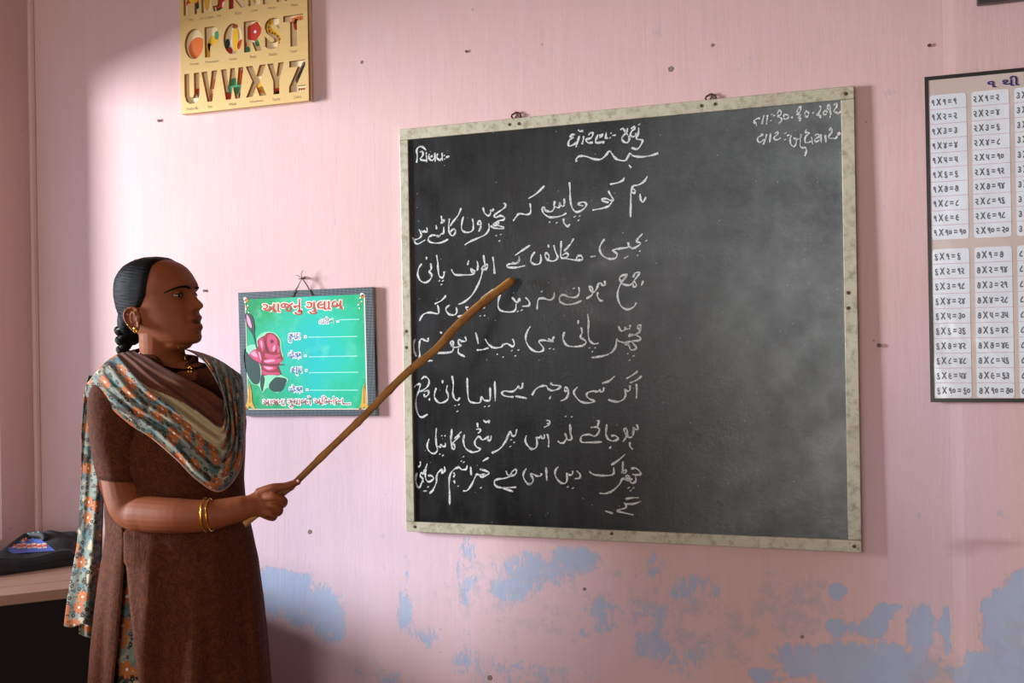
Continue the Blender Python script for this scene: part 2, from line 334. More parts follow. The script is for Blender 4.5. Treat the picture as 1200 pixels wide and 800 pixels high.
# ---- chalk writing, drawn stroke by stroke on the slate
Z={'H0':(460,90,4),'H1':(655,140,10),'H2':(875,115,10),'A':(460,230,7.275),'B':(600,200,7.059),'C':(470,320,7.273),'D':(600,310,6.665),'E':(475,435,8),'F':(475,510,8),'G':(620,430,8),'I':(620,500,7.273)}
CH={
'heading':('H0',[[(113,402),(116,370),(113,345),(122,330),(140,328),(158,345)],[(128,352),(140,350),(142,368),(130,385),(150,392),(158,390)],[(158,352),(160,400)],[(172,360),(170,380),(185,392),(198,380)],[(172,378),(188,370)],[(198,355),(200,398)],[(212,360),(208,378),(222,390),(232,376)],[(232,355),(234,395)],(243,368),(245,385),[(250,378),(266,372)]]),
'heading2':('H1',[[(190,175),(150,180),(130,205),(165,210),(125,240),(110,280),(120,310),(180,290),(205,260)],[(240,190),(215,270),(200,325)],[(225,120),(245,138),(285,130)],[(290,195),(285,240),(270,290)],[(345,185),(375,155),(400,165),(375,215),(320,235),(340,270),(400,270)],[(460,175),(440,220),(430,270),(470,270),(520,260)],[(480,175),(490,200),(475,210)],[(515,165),(495,210)],[(555,150),(545,230)],[(545,225),(575,215)],[(520,250),(520,285)],(612,160),(600,215),[(620,190),(665,180)],[(720,120),(750,105),(780,150),(820,200),(820,250),(790,272),(750,250),(740,210),(790,150),(805,100)],[(845,110),(880,80),(885,110),(850,140),(840,190),(880,200),(910,160)],[(935,95),(930,160),(910,225),(975,240),(970,280),(920,345),(850,330)],(942,58),[(205,495),(205,460),(240,430),(310,430),(400,460),(480,468),(540,430),(595,370),(640,430),(690,470),(780,478),(830,400),(870,425),(960,437),(1060,425),(1165,395)],[(820,530),(845,565)]]),
'date':('H2',[[(95,300),(90,265),(130,235),(155,240)],[(100,275),(120,325)],[(205,195),(190,250),(180,305)],[(245,195),(240,250),(230,310)],(295,190),(285,265),[(310,205),(335,200)],[(360,190),(375,150),(400,150),(400,190),(365,215),(400,230),(410,260),(370,300)],[(370,300),(400,280)],[(435,190),(440,240),(480,235),(490,200),(435,190)],[(540,210),(525,235)],[(590,165),(600,130),(635,100),(630,150),(595,190),(635,195),(610,230),(640,240),(615,268)],[(680,160),(690,210),(715,215),(725,170),(690,150)],[(790,160),(772,180)],[(855,90),(870,120),(840,180),(820,200),(860,205),(865,235)],[(905,150),(905,185),(930,190),(940,150),(905,150)],[(960,70),(945,120),(975,130),(975,80),(960,70)],[(970,130),(985,180),(975,230)],[(1020,80),(1050,60),(1055,100),(1020,150),(1060,170),(1085,185)],[(1060,185),(1095,165),(1095,150)],
 [(165,420),(190,430),(135,460),(130,500),(160,515),(210,480)],[(235,420),(215,500),(190,545)],[(280,410),(270,520)],[(330,420),(355,395),(365,420),(320,460),(350,490),(400,465)],(455,410),(450,485),[(470,440),(505,430)],[(525,430),(510,480),(520,540),(555,565),(580,530),(580,480),(545,470)],[(580,480),(630,470),(635,420),(625,560)],[(625,560),(650,580),(690,580),(700,620),(680,680)],[(705,360),(690,400),(740,410),(690,450),(690,520),(760,505)],[(760,450),(775,540)],[(800,440),(830,420),(850,450),(800,480),(810,510),(860,490)],[(870,420),(875,520)],[(920,430),(930,520)],[(970,380),(990,345),(1000,390),(960,460),(1040,470),(1060,440)],[(1060,420),(1080,400),(1090,420),(1060,435)]]),
'line1b':('B',[[(1120,45),(1095,85),(1050,115),(1000,130),(985,190),(982,290),(980,385)],[(1000,150),(1020,165),(1010,185),(990,175)],[(1060,190),(1062,225),(1080,260),(1100,235),(1105,215)],[(810,112),(870,100),(915,80),(930,55)],[(795,165),(815,200),(838,240),(815,245),(780,230),(745,235),(750,250),(800,262)],[(838,240),(800,290),(740,312),(665,325)],[(475,95),(480,160),(482,230),(495,300),(530,340),(580,325),(615,285),(600,260),(560,265),(550,280),(590,290)],(520,380),(560,375),(550,410),[(432,230),(430,290),(400,285),(395,260)],[(395,260),(388,305),(350,290),(355,250)],[(355,290),(330,335),(280,330),(265,300),(250,320),(270,360),(320,385),(400,375),(450,350)],(312,425),(370,430),[(425,395),(432,435),(460,460),(478,440)],[(268,125),(200,190),(135,230)],[(148,270),(155,310),(150,350),(120,362),(60,355),(35,380),(10,415)]]),
'line2b':('B',[[(1080,520),(1030,580),(1065,600),(1020,635),(985,640),(975,625)],(1110,578),[(960,590),(962,630),(920,640),(850,650),(835,660),(870,690),(850,725),(790,725),(740,690),(725,640),(740,600),(765,565)],(935,720),(955,710),(1040,700),(1058,665),[(650,712),(690,705)],[(408,580),(405,640),(405,715),(440,720),(465,700),(450,680),(415,700)],[(510,560),(480,610),(430,665)],[(440,725),(520,738),(580,735),(575,705),(545,705),(530,735)],[(345,615),(360,670),(378,715),(350,745),(300,740),(275,710),(280,680),(305,700),(300,740)],[(300,610),(302,635)],[(235,690),(240,735),(225,770),(180,772),(155,745),(165,705),(190,670)],[(150,615),(90,655),(25,700)],[(60,710),(58,745),(30,765),(0,755)]]),
'line1a':('A',[[(945,60),(962,62),(960,90),(930,115),(870,160),(880,180),(920,165),(955,180),(945,200),(900,210),(860,240),(890,250),(905,225),(880,240),(940,262),(935,275),(870,270),(835,250)],[(820,230),(822,280),(790,325),(730,355),(660,385),(615,415)],(885,335),(925,325),(912,380),[(770,95),(785,140),(815,165),(835,145),(835,115)],[(835,115),(850,125),(862,105)],[(735,205),(755,225),(750,265),(735,300)],[(735,205),(728,235),(750,240)],[(680,190),(688,225),(688,270),(670,300),(620,305),(590,280),(592,220),(605,172)],[(485,190),(480,240),(482,300),(505,335),(530,320),(535,285),(515,280),(490,310)],[(585,100),(560,160),(520,210),(490,255)],[(415,165),(422,220)],[(420,200),(440,205),(432,222),(410,225)],[(437,260),(435,310),(415,320),(395,340),(375,330)],[(370,245),(378,280)],[(395,340),(345,330),(310,350),(305,375),(340,395),(410,395),(475,365)],[(292,265),(295,300),(275,300),(270,285)],[(270,300),(250,300),(250,290)],[(225,280),(245,325),(230,355),(185,370),(170,350),(185,385),(215,405),(280,370)]]),
'line2a':('A',[[(1080,510),(1078,550),(1050,575),(1000,575),(975,590),(990,605),(1060,605),(1130,590)],[(855,515),(865,590),(870,660)],[(775,500),(785,570),(790,620),(760,620),(770,600),(805,580),(810,600),(790,630)],[(770,620),(750,700),(715,780),(670,850),(610,900),(560,920)],[(720,550),(728,590),(722,635)],[(650,545),(640,585)],[(690,630),(670,615),(680,650),(700,640),(690,630)],[(700,640),(680,665),(590,670),(530,665),(500,620)],[(375,500),(385,560),(388,620),(400,680),(425,692),(440,665),(438,640)],(400,720),(430,720),(418,750),[(290,515),(290,540)],[(325,570),(330,620),(310,640),(335,670),(320,710),(280,735),(240,720),(215,670),(225,610),(250,575)]]),
'line3a':('C',[[(385,190),(340,235),(285,262)],[(310,270),(320,310),(315,345),(250,335),(200,345),(175,370),(155,408)],[(470,290),(475,330),(455,355),(410,350),(382,315),(390,290),(415,272)],[(575,290),(555,290),(565,315),(590,330)],[(560,355),(480,370)],[(785,135),(740,175),(680,215)],(675,365),(712,360),(710,295),[(845,180),(828,240),(832,300),(870,325),(940,330),(975,310),(980,260)],[(945,205),(975,240),(990,250),(1010,215),(1015,240)],(995,325),(1028,315)]),
'line4a':('C',[[(950,560),(965,600),(950,625),(905,600),(870,610),(850,630),(790,635),(745,605),(715,560)],(945,660),(975,705),(1000,655),(820,690),(870,715),[(635,505),(650,555),(658,605)],[(745,635),(700,650),(645,655)],[(545,540),(555,575),(520,580),(490,565),(490,600),(510,620),(450,630),(420,590),(440,580),(445,610),(430,670),(300,680)],[(490,640),(490,680),(545,712)],[(230,550),(230,580),(200,570),(175,560),(160,580),(155,640),(160,700),(150,720)],[(120,560),(108,600),(112,660),(130,710)],[(220,745),(270,745)],[(330,500),(350,510)]]),
'line3b':('D',[[(105,255),(135,290),(130,320),(80,325)],[(330,215),(325,255),(295,275),(240,262),(205,275),(195,350)],(232,210),(485,185),[(520,175),(525,215),(505,250),(455,255),(400,235),(372,255),(378,290),(430,312),(500,300),(545,280)],[(722,125),(728,158),(705,160),(695,145),(675,150),(660,190),(635,215),(610,195),(603,170),(628,185),(625,235),(580,265)],[(670,215),(668,250),(690,280),(710,280)],[(905,75),(860,85),(840,105),(855,130),(900,80),(870,120),(835,180),(825,250),(850,320),(900,350),(950,330),(972,295)],[(860,150),(920,160),(965,110),(995,65),(965,65),(945,100)],[(955,130),(972,160),(950,172),(945,140)],[(1025,125),(1010,165)]]),
'line4b':('D',[[(1010,475),(990,472),(980,495),(1005,500),(1008,480),(990,530),(920,560),(925,545),(990,560),(995,590),(900,600),(890,625),(930,600),(970,650),(930,665),(905,620),(840,600),(815,580)],[(815,585),(810,640),(770,690),(700,715),(620,725)],(905,695),(950,712),(918,745),[(830,480),(850,515),(880,510),(885,485)],[(885,500),(915,500),(925,470)],[(590,385),(598,450),(595,530),(605,590),(640,618),(675,612)],(605,650),(650,648),(628,680),[(540,490),(548,530),(535,565),(578,600),(555,630),(490,640),(430,630),(402,590),(400,560),(410,525)],[(518,435),(516,465)],[(330,560),(310,590),(290,580),(300,600),(325,595),(300,600),(250,590),(210,600),(245,650),(235,675),(190,680),(140,650),(108,590),(115,530),(145,480)],(298,655),(325,660)]),
'line5a':('E',[[(1100,105),(1095,150),(1070,160),(1060,140),(1040,165),(1000,190),(930,185),(905,205),(940,232),(1015,240)],[(1030,232),(1140,252)],[(838,90),(842,200),(842,280)],[(795,150),(795,260),(780,275),(740,270),(715,240),(700,290),(650,295),(600,275),(585,200),(580,60)],(745,330),(785,325),[(437,40),(450,120),(445,200),(460,255),(490,272),(510,245)],(468,320),(503,312),(490,375),[(348,82),(350,112)],[(395,130),(385,180),(400,215),(400,255),(370,285),(320,295),(285,265),(272,220),(290,155)],[(150,75),(180,50),(215,70),(222,110),(200,150),(150,185),(130,175),(140,120),(100,130),(85,150)],[(175,190),(215,180),(215,215),(185,238),(175,210)],[(230,250),(222,272)],[(130,180),(105,240),(100,320),(115,390),(150,430),(210,402)],
 [(1045,540),(1030,600),(1000,600),(985,560),(960,610),(940,640)],[(730,455),(755,475),(790,460),(780,485)],[(675,480),(680,530)],[(665,545),(700,540),(700,565),(680,580)],[(553,590),(545,640)],[(435,540),(430,640)],[(525,565),(460,630)],[(290,530),(285,640)],(342,603),(372,605)]),
'line5b':('G',[[(1005,155),(1010,220),(1005,295)],[(1055,82),(1010,120),(945,148)],[(1018,35),(970,75),(910,108)],[(945,170),(945,215),(920,225),(895,210),(905,260),(880,305),(820,325),(740,305)],[(805,82),(750,130),(685,152)],[(700,190),(695,225),(670,230),(665,210),(640,230),(600,225),(550,240),(540,270),(570,300),(615,320),(560,335),(490,325),(440,280),(420,230),(455,185)],[(335,190),(355,195),(370,230),(350,290),(295,318)],[(335,190),(335,225),(360,220)],[(210,145),(215,165),(295,178),(270,205),(220,220),(180,205),(160,175),(110,180),(60,210),(28,265)],[(205,270),(190,300)],
 (345,462),(400,465),[(160,500),(190,505),(185,540),(140,565)],[(165,530),(190,530)],[(1010,535),(1020,585),(990,580),(975,570),(970,640)],[(728,535),(722,640)],[(575,565),(635,560)],[(635,505),(655,505),(640,560)],[(383,535),(390,640)]]),
'line6b':('I',[[(885,0),(890,50),(870,90),(840,80),(815,45),(812,20),(830,15),(835,70),(800,128)],[(860,130),(860,165),(885,192)],[(655,0),(655,60),(675,105),(720,120),(760,100),(735,75),(700,75)],[(700,165),(685,185)],[(575,5),(600,15),(590,50),(560,80),(510,65),(455,75),(440,100),(450,130),(530,132),(620,128)],[(355,0),(358,60),(362,100),(330,110),(305,55),(320,90),(300,130),(270,138),(245,120)],[(155,60),(168,115),(165,172)],[(128,65),(130,95),(110,95),(100,75),(85,95),(60,90),(68,130),(60,175),(25,190),(0,175)]]),
'line6a':('F',[[(1135,0),(1125,50),(1150,100),(1195,125)],[(970,0),(930,70),(880,130),(810,165)],(993,42),(1020,65),(985,103),[(805,0),(800,40),(775,45),(780,10),(750,30),(720,40),(690,10),(660,40),(650,75),(670,110),(700,125),(680,148),(620,155),(565,120),(545,60),(545,0)],[(425,0),(428,60),(440,120),(462,125),(460,90),(435,80)],[(510,0),(465,50),(440,75)],[(285,0),(290,80),(300,140),(265,170),(220,145),(205,90),(225,30)],[(375,70),(375,100),(350,100),(335,85),(325,110),(305,100)],(325,175),(352,188)]),
'line7b':('I',[[(870,355),(915,355),(955,400),(905,410),(880,400)],[(905,410),(910,460),(880,480),(860,460),(880,440)],[(860,460),(830,430),(835,410),(855,430),(845,460),(800,440),(770,490),(710,545),(650,568),(600,565)],[(800,295),(800,390),(825,385),(820,365),(785,390)],(850,518),(890,520),(868,543),[(818,235),(760,285),(700,325)],[(720,345),(722,395),(690,412),(620,415),(550,405),(512,380)],[(405,375),(435,405),(430,435),(388,442)],[(372,375),(368,405),(345,410),(318,395),(325,440),(310,478),(270,475),(230,430),(222,380),(248,340)],(330,512),(372,522),[(145,345),(152,460)],[(105,395),(100,415),(70,420),(50,410),(15,400),(35,450),(20,480),(0,488)]]),
'line7a':('F',[[(1195,440),(1150,455),(1110,400),(1110,350),(1135,310)],[(945,330),(960,370),(1010,375),(1040,350),(1035,320),(1000,340),(985,375),(940,400),(870,410),(835,430),(850,475),(920,490),(1040,485)],[(900,490),(1010,525)],[(720,315),(700,320),(750,330),(785,355),(720,390),(700,370),(750,365)],[(700,375),(670,365),(650,400),(620,465),(580,515),(540,520)],(710,490),[(780,208),(725,242)],[(612,292),(618,375)],[(580,280),(570,315),(530,320),(500,300),(455,320),(420,370),(410,450),(415,550),(415,650)],[(450,350),(465,370),(450,390)],[(455,420),(465,450)],(497,475),(525,240),(548,250),(545,200),[(365,290),(370,330),(340,355),(345,320),(310,345),(295,380),(290,440),(260,510),(225,545)],[(205,265),(190,320),(190,400),(220,435),(265,405),(245,380),(210,375)],(213,482),[(175,320),(170,360),(150,350),(140,380),(160,400),(170,440)],[(170,400),(130,490),(100,440),(100,390),(110,350)],[(140,245),(140,280),(120,295)],(178,520),(192,522)]),
'line8':('I',[[(820,615),(880,605),(935,605)],[(955,635),(890,655),(820,655),(808,645)],[(825,660),(820,690),(750,712),(800,730),(890,750)],[(645,715),(715,738)]]),
}
def chalk_mat():
    t=NT('white_chalk',.9,.1); P=t.coord()
    g=t.noise(P,420,3,.7)
    t.col(t.mix(t.ramp(g,[(.36,0.),(.56,1.)]),srgb('#6b6f70'),srgb('#dcdcd6'))); return t.m
CHALK=chalk_mat()
def ribbon(m,P,w0):
    P=[np.array(p) for p in P]; k=len(P)
    if k<2: return
    V=[]; ph=random.random()*6
    for i in range(k):
        t=P[min(i+1,k-1)]-P[max(i-1,0)]; t/=np.linalg.norm(t)+1e-9
        s=np.cross(bn,t); w=w0*(.85+.3*math.sin(ph+i*.5)+.18*(random.random()-.5))*(.65 if i in(0,k-1) else 1)
        V+=[P[i]+s*w,P[i]-s*w]
    m.add(V,[(2*i,2*i+1,2*i+3,2*i+2) for i in range(k-1)])
for key,(z,strokes) in CH.items():
    ox,oy,sc=Z[z]; m=MB(); ww=.0025 if key!='date' else .0021
    if key in('heading','heading2'): ww=.0026
    for s in strokes:
        if isinstance(s,tuple): s=[(s[0]-.35*sc,s[1]-.5*sc),(s[0]+.2*sc,s[1]+.5*sc)]; f=1.3
        else: f=1
        q=crom(s,6)
        ribbon(m,[onb(ox+p[0]/sc,oy+p[1]/sc,.0006) for p in q],ww*f)
    mk('chalk_writing',m.v,m.f,CHALK,BB,kind='stuff')
# ------------------------------------------------------------------ flat print helpers
def inplane(P0,nrm):
    nrm=np.array(nrm,float)
    def f(px,py,e=0.0):
        d=ray(px,py); t=((P0+nrm*e-CAM)@nrm)/(d@nrm); return CAM+t*d
    return f
def poly(name,pts,fn,mat,parent,e=.0004,closed_smooth=0,**kw):
    "flat printed shape: outline given on plane mapping fn"
    if closed_smooth: pts=[tuple(p) for p in crom(pts,closed_smooth,True)]
    V=[fn(p[0],p[1],e) for p in pts]
    o=mk(name,V,[tuple(range(len(V)))],mat,parent,**kw)
    bm=bmesh.new(); bm.from_mesh(o.data); bmesh.ops.triangulate(bm,faces=bm.faces)
    bmesh.ops.recalc_face_normals(bm,faces=bm.faces)
    if bm.faces and sum((f.normal.y*f.calc_area() for f in bm.faces))>0: bmesh.ops.reverse_faces(bm,faces=bm.faces)
    bm.to_mesh(o.data); bm.free(); return o
def text_geo(body,fit=None,offset=0.0,res=3,sx=1.0):
    "vertices (normalised to width/height box if fit) and faces of a filled text"
    c=bpy.data.curves.new('t','FONT'); c.body=body; c.offset=offset; c.resolution_u=res; c.fill_mode='FRONT'
    o=bpy.data.objects.new('t',c); COL.objects.link(o); bpy.context.view_layer.update()
    dg=bpy.context.evaluated_depsgraph_get(); me=bpy.data.meshes.new_from_object(o.evaluated_get(dg))
    V=np.array([v.co[:] for v in me.vertices]); F=[tuple(p.vertices) for p in me.polygons]
    bpy.data.objects.remove(o); bpy.data.curves.remove(c); bpy.data.meshes.remove(me)
    return V,F
def text_mesh(mb,body,corner,ux,uz,e_n,e=.0004,offset=0.0,box=None,ref=None):
    """append text to mb: corner = lower-left world point, ux/uz world vectors for the whole width / height of the ink box"""
    V,F=text_geo(body,offset=offset)
    if ref is None: lo,hi=V.min(0),V.max(0)
    else: lo,hi=ref
    w_,h_=hi[0]-lo[0],hi[1]-lo[1]
    W=[corner+ux*((v[0]-lo[0])/w_)+uz*((v[1]-lo[1])/h_)+e_n*e for v in V]
    mb.add(W,F); return lo,hi

# ------------------------------------------------------------------ green rose-of-the-day board
gT=.016
GC=[(279,343),(437,336),(441,487),(283,487)]
nrm_w=np.array([0,-1.,0])
g0=sum(hit(*c,gT) for c in GC)/4
GS=empty('rose_sign',(g0[0],0,g0[2]),'green hanging sign with a pink rose and red lettering','sign')
gq=[hit(*c,gT) for c in GC]
def gmap(u,v,e=0.0): p=(1-v)*((1-u)*gq[0]+u*gq[1])+v*((1-u)*gq[3]+u*gq[2]); return p+nrm_w*e
gp=inplane(g0,nrm_w)
def quadpx(fn,a,e=0): return [fn(*c,e) for c in a]
def gquad(u0,v0,u1,v1,th,name,mat,e=0.0,bevel=0,**kw):
    cs=[(u0,v0),(u1,v0),(u1,v1),(u0,v1)]
    return MB().hexa([gmap(*c,e) for c in cs]+[gmap(*c,e+th) for c in cs]).mk(name,mat,GS,bevel,**kw)
gquad(0.004,0.004,.996,.996,.012,'board_panel',plain('hardboard','#6b5a4a'),e=-.013)
def tape():
    t=NT('dotted_binding_tape',.32,.5); P=t.coord('Object',(1,1,1))
    sx=t.n('SeparateXYZ'); t.t.links.new(P,sx.inputs[0])
    k=1/.0034*3.14159
    a=t.math('SINE',t.math('MULTIPLY',t.math('ADD',sx.outputs[0],sx.outputs[2]),k)); b=t.math('SINE',t.math('MULTIPLY',t.math('SUBTRACT',sx.outputs[0],sx.outputs[2]),k))
    t.col(t.mix(t.ramp(t.math('MULTIPLY',a,b),[(.25,0.),(.5,1.)]),srgb('#172026'),srgb('#97a2a6'))); return t.m
TAPE=tape()
bw=.052
for q in ((0,0,1,bw*1.05),(0,1-bw*.95,1,1),(0,bw*1.05,bw,1-bw*.95),(1-bw*1.15,bw*1.05,1,1-bw*.95)):
    gquad(*q,.0135,'edge_tape',TAPE,e=-.0128,bevel=.0008)
def gprint():
    t=NT('green_teal_print',.33,.4); tc=t.n('TexCoord'); sx=t.n('SeparateXYZ'); t.t.links.new(tc.outputs['Object'],sx.inputs[0])
    n=t.noise(tc.outputs['Object'],9,4); x=t.math('ABSOLUTE',t.math('ADD',sx.outputs[0],-.035)); z=t.math('ABSOLUTE',t.math('ADD',sx.outputs[2],.0))
    d=t.math('ADD',t.math('ADD',t.math('MULTIPLY',x,3.0),t.math('MULTIPLY',z,2.6)),t.math('MULTIPLY',t.math('SUBTRACT',n,.5),.7))
    c=t.ramp(d,[(.1,srgb('#1fb8b4')),(.45,srgb('#2dbb9a')),(.8,srgb('#1fa468')),(1.,srgb('#179256'))])
    c=t.mix(t.math('MULTIPLY',t.ramp(t.noise(tc.outputs['Object'],22,3),[(.55,0.),(.75,1.)]),.35),c,srgb('#7fd6b4'))
    t.col(c); return t.m
gquad(bw,bw*1.05,1-bw*1.15,1-bw*.95,.0004,'printed_sheet',gprint(),e=-.0002)
INK=lambda n,c,r=.4: plain(n,c,r,.35,var=.03)
i_white=INK('white_ink','#f2f0ea'); i_red=INK('red_ink','#c23a2a'); i_blue=INK('blue_ink','#5f7fc0'); i_grey=INK('grey_ink','#7d9a94'); i_dk=INK('dark_leaf_ink','#22423a')
i_pink=INK('rose_pink_ink','#c9486c'); i_rose=INK('rose_red_ink','#96202f'); i_pale=INK('rose_pale_ink','#f29bbb'); i_gold=INK('gold_ink','#d8a53c'); i_brown=INK('brown_ink','#8a4a22'); i_cream=INK('cream_ink','#f3dccb')
i_black=INK('black_ink','#26211f'); i_orange=INK('orange_ink','#e0763a'); i_yellow=INK('yellow_ink','#e6b62c'); i_green=INK('green_ink','#4a9466'); i_teal=INK('teal_ink','#3fa79c')
def gtext(body,x0,y0,x1,y1,col,halo,ho=.035,off=.0,slope=-.045):
    # ink box in px on the sign; slope follows the sign
    A=gp(x0,y1); B=gp(x1,y1+(x1-x0)*slope); T=gp(x0,y0)
    m=MB(); lo,hi=text_mesh(m,body,A,B-A,T-A,nrm_w,.0009,off)
    if halo is not None:
        h=MB(); text_mesh(h,body,A,B-A,T-A,nrm_w,.0006,ho,ref=(lo,hi)); mk('lettering_outline',h.v,h.f,halo,GS,kind='stuff')
    mk('lettering',m.v,m.f,col,GS,kind='stuff')
gtext('આજનું ગુલાબ',308,352.5,402,371,i_red,i_cream,.075,.012)
gtext('તારીખ  -',374,371.5,397,379.5,i_grey,i_white,.09)
gtext('કુમાર  -',338,391,359,401,i_blue,i_white,.10)
gtext('ધોરણ  -',338,411,359,421,i_blue,i_white,.10)
gtext('કન્યા  -',341,430.5,360,440,i_blue,i_white,.10)
gtext('ધોરણ  -',339,451,361,461,i_blue,i_white,.10)
gtext('આજના ગુલાબને અભિનંદન....'.replace('ભિ','િભ'),308,465,411,478,INK('dark_red_ink','#b9443c'),i_white,.09,0,-.014)
for (x0_,y0_,x1_,y1_) in ((397,374.6,421,374),(361,395,419,394),(362,418,419,417),(362,436.5,420,436),(363,457,420,457)):
    poly('writing_line',[(x0_,y0_-.5),(x1_,y1_-.5),(x1_,y1_+.5),(x0_,y0_+.5)],gp,INK('pale_line_ink','#9fe0cf'),GS,.0006)
# fine inner border
for q in ((bw,bw*1.05,bw+.005,1-bw*.95),(1-bw*1.15-.006,bw*1.05,1-bw*1.15,1-bw*.95),(bw,1-bw*.95-.006,1-bw*1.15,1-bw*.95)):
    gquad(*q,.0003,'border_line',i_cream,e=.0003)
# the rose, zoom coordinates: (270,335) and (270,410), 10 px per px
def zp(L,oy): return [(270+x/10,oy+y/10) for x,y in L]
def rose(name,L,oy,mat,e,par): return poly(name,zp(L,oy),gp,mat,par,e,4)
halo=rose('rose_print',[(170,-10),(230,-60),(300,-70),(310,-140),(360,-190),(430,-215),(520,-200),(590,-120),(600,-10),(625,110),(560,210),(600,295),(680,350),(560,500),(440,440),(375,500),(330,420),(250,390),(190,280),(160,120)],410,INK('light_green_ink','#8fdcae'),.0007,GS)
def rs(L,oy,mat,e): return rose('petal' if mat in(i_pink,i_rose,i_pale) else 'leaf',L,oy,mat,e,halo)
rs([(175,20),(230,70),(330,150),(350,300),(330,390),(270,395),(215,320),(180,200)],410,i_dk,.0010)
rs([(455,400),(520,325),(580,320),(660,350),(600,470),(520,490),(460,455)],410,i_dk,.0010)
rs([(360,290),(400,330),(385,440),(372,490),(350,420)],410,i_dk,.0010)
rs([(345,-140),(400,-170),(430,-200),(500,-195),(570,-120),(580,-20),(600,60),(615,110),(560,190),(585,290),(450,290),(370,295),(350,170),(240,90),(225,40),(320,-30),(315,-100)],410,i_rose,.0012)
for L in ([(225,40),(290,-10),(340,60),(360,150),(260,95)],[(330,-100),(370,-140),(400,-60),(380,20),(345,-40)],[(440,-170),(500,-180),(550,-110),(540,-20),(480,20),(430,-60)],[(390,120),(480,95),(600,110),(560,155),(430,160)],[(380,185),(450,190),(540,200),(500,235),(430,240)],[(410,40),(500,60),(590,50),(540,90),(420,90)],[(360,230),(430,260),(560,265),(580,288),(400,288)],[(560,-60),(585,10),(560,40),(545,-10)]): rs(L,410,i_pink,.0014)
for L in ([(240,40),(285,15),(320,80),(280,75)],[(350,-110),(375,-90),(372,-20),(358,-50)],[(495,-20),(520,-60),(525,-10),(505,20)],[(400,125),(500,110),(520,130),(420,145)],[(395,192),(500,208),(440,228)],[(330,20),(350,40),(365,120),(345,90)]): rs(L,410,i_pale,.0016)
for L in ([(470,-110),(490,-125),(510,-100),(490,-75),(470,-85)],[(400,-120),(430,-60),(440,30),(425,30),(405,-50)],[(350,150),(390,165),(600,165),(610,178),(400,182),(350,175)]): rs(L,410,INK('rose_dark_ink','#6c1a26'),.0015)
bud=rose('bud_print',[(178,320),(255,350),(285,480),(280,570),(315,715),(300,722),(262,580),(195,470),(180,400)],335,i_dk,.0010,GS)
rose('petal',[(190,335),(225,380),(250,470),(235,490),(200,430)],335,i_pale,.0014,bud)
# folded hands in the corners
for (cx,top,bot) in ((292.5,449,480),(426.5,449,481)):
    hp=poly('folded_hands_print',[(cx,top),(cx+2.2,top+9),(cx+3,bot-9),(cx+6.5,bot-1),(cx+3.5,bot-.5),(cx+.5,bot-5),(cx-3.5,bot-.5),(cx-6,bot-1),(cx-3,bot-9),(cx-1.8,top+9)],gp,i_gold,GS,.0010)
    poly('sleeve',[(cx-6,bot-3),(cx-3,bot-4),(cx-3.5,bot),(cx-6,bot)],gp,i_brown,hp,.0012)
    poly('seam',[(cx-.2,top+3),(cx+.3,top+3),(cx+.6,bot-8),(cx-.2,bot-8)],gp,i_brown,hp,.0012)
for (cx,cy,sg) in ((287,350,1),(424,345,-1)):
    for k in range(9):
        a=k*.9; r_=.9+1.2*(k<2); x=cx+sg*(k*.45)+1.6*math.sin(a*2.1); y=cy+k*2.0
        poly('flower_spray_print',[(x+r_*math.cos(t),y+r_*math.sin(t)) for t in np.linspace(0,5.5,8)],gp,(i_cream,i_orange,i_white,i_green)[k%4],GS,.0010)
# wire hanger and nail
WIRE=plain('dull_wire','#6e6258',.5,.5,.6,.15,80)
nail=hit(354,326,.018)
MB().tube([hit(354,326,0.0),hit(354,326,.02)],.0022,8).mk('nail',RUST,GS)
hw=MB(); hole1=hit(341,347.5,gT+.002); hole2=hit(365,346,gT+.002)
for dx in (0,.9):
    hw.tube([hole1+np.array([dx*.006,-.001,0]),hit(348.5+dx*.8,336,.018),nail+np.array([0,0,.003*dx])],.0011,6)
    hw.tube([hole2+np.array([dx*.003,-.001,0]),hit(360.5+dx*.8,336,.018),nail+np.array([0,0,.003*dx])],.0011,6)
hw.tube(crom([nail,hit(351,324,.02),hit(347,322,.022)],4),.001,5); hw.tube(crom([nail,hit(358,324,.022),hit(364,326,.02)],4),.001,5)
hw.tube(crom([nail,hit(353,321,.02),hit(355,317,.02)],4),.001,5); hw.tube([hit(350,327,.018),hit(358,325,.019)],.0013,5)
hw.mk('wire_hanger',WIRE,GS,kind='stuff')

# ------------------------------------------------------------------ wooden alphabet board
aT=.024
aL=hit(211.5,60,aT)[0]; aR=hit(361,60,aT)[0]; aB=hit(212,134,aT)[2]; aTop=aB+.60
AB=empty('alphabet_board',((aL+aR)/2,0,aB),'wooden board with cut-out capital letters and small coloured pictures','letter board')
def wood(name,a,b,scale=1,rough=.45):
    t=NT(name,rough,.4); P=t.coord('Object',(3,3,30)); n=t.noise(P,1.2*scale,5,.6,.8)
    t.col(t.mix(n,srgb(a),srgb(b))); t.bump(n,.15,.001); return t.m
PLY=wood('varnished_plywood','#cfa965','#dcbb7c'); PLYD=wood('plywood_edge','#9a6a34','#b98346')
pan=MB().box((aL,-aT,aB),(aR,-aT+.0100,aTop)).mk('front_panel',PLY,AB)
MB().box((aL,-aT+.0102,aB),(aR,-.002,aTop)).mk('backing_panel',wood('pale_backing','#e6cb96','#f1ddb0'),AB)
pan.data.materials.append(PLYD)
apl=inplane(np.array([0,-aT,0.]),nrm_w)
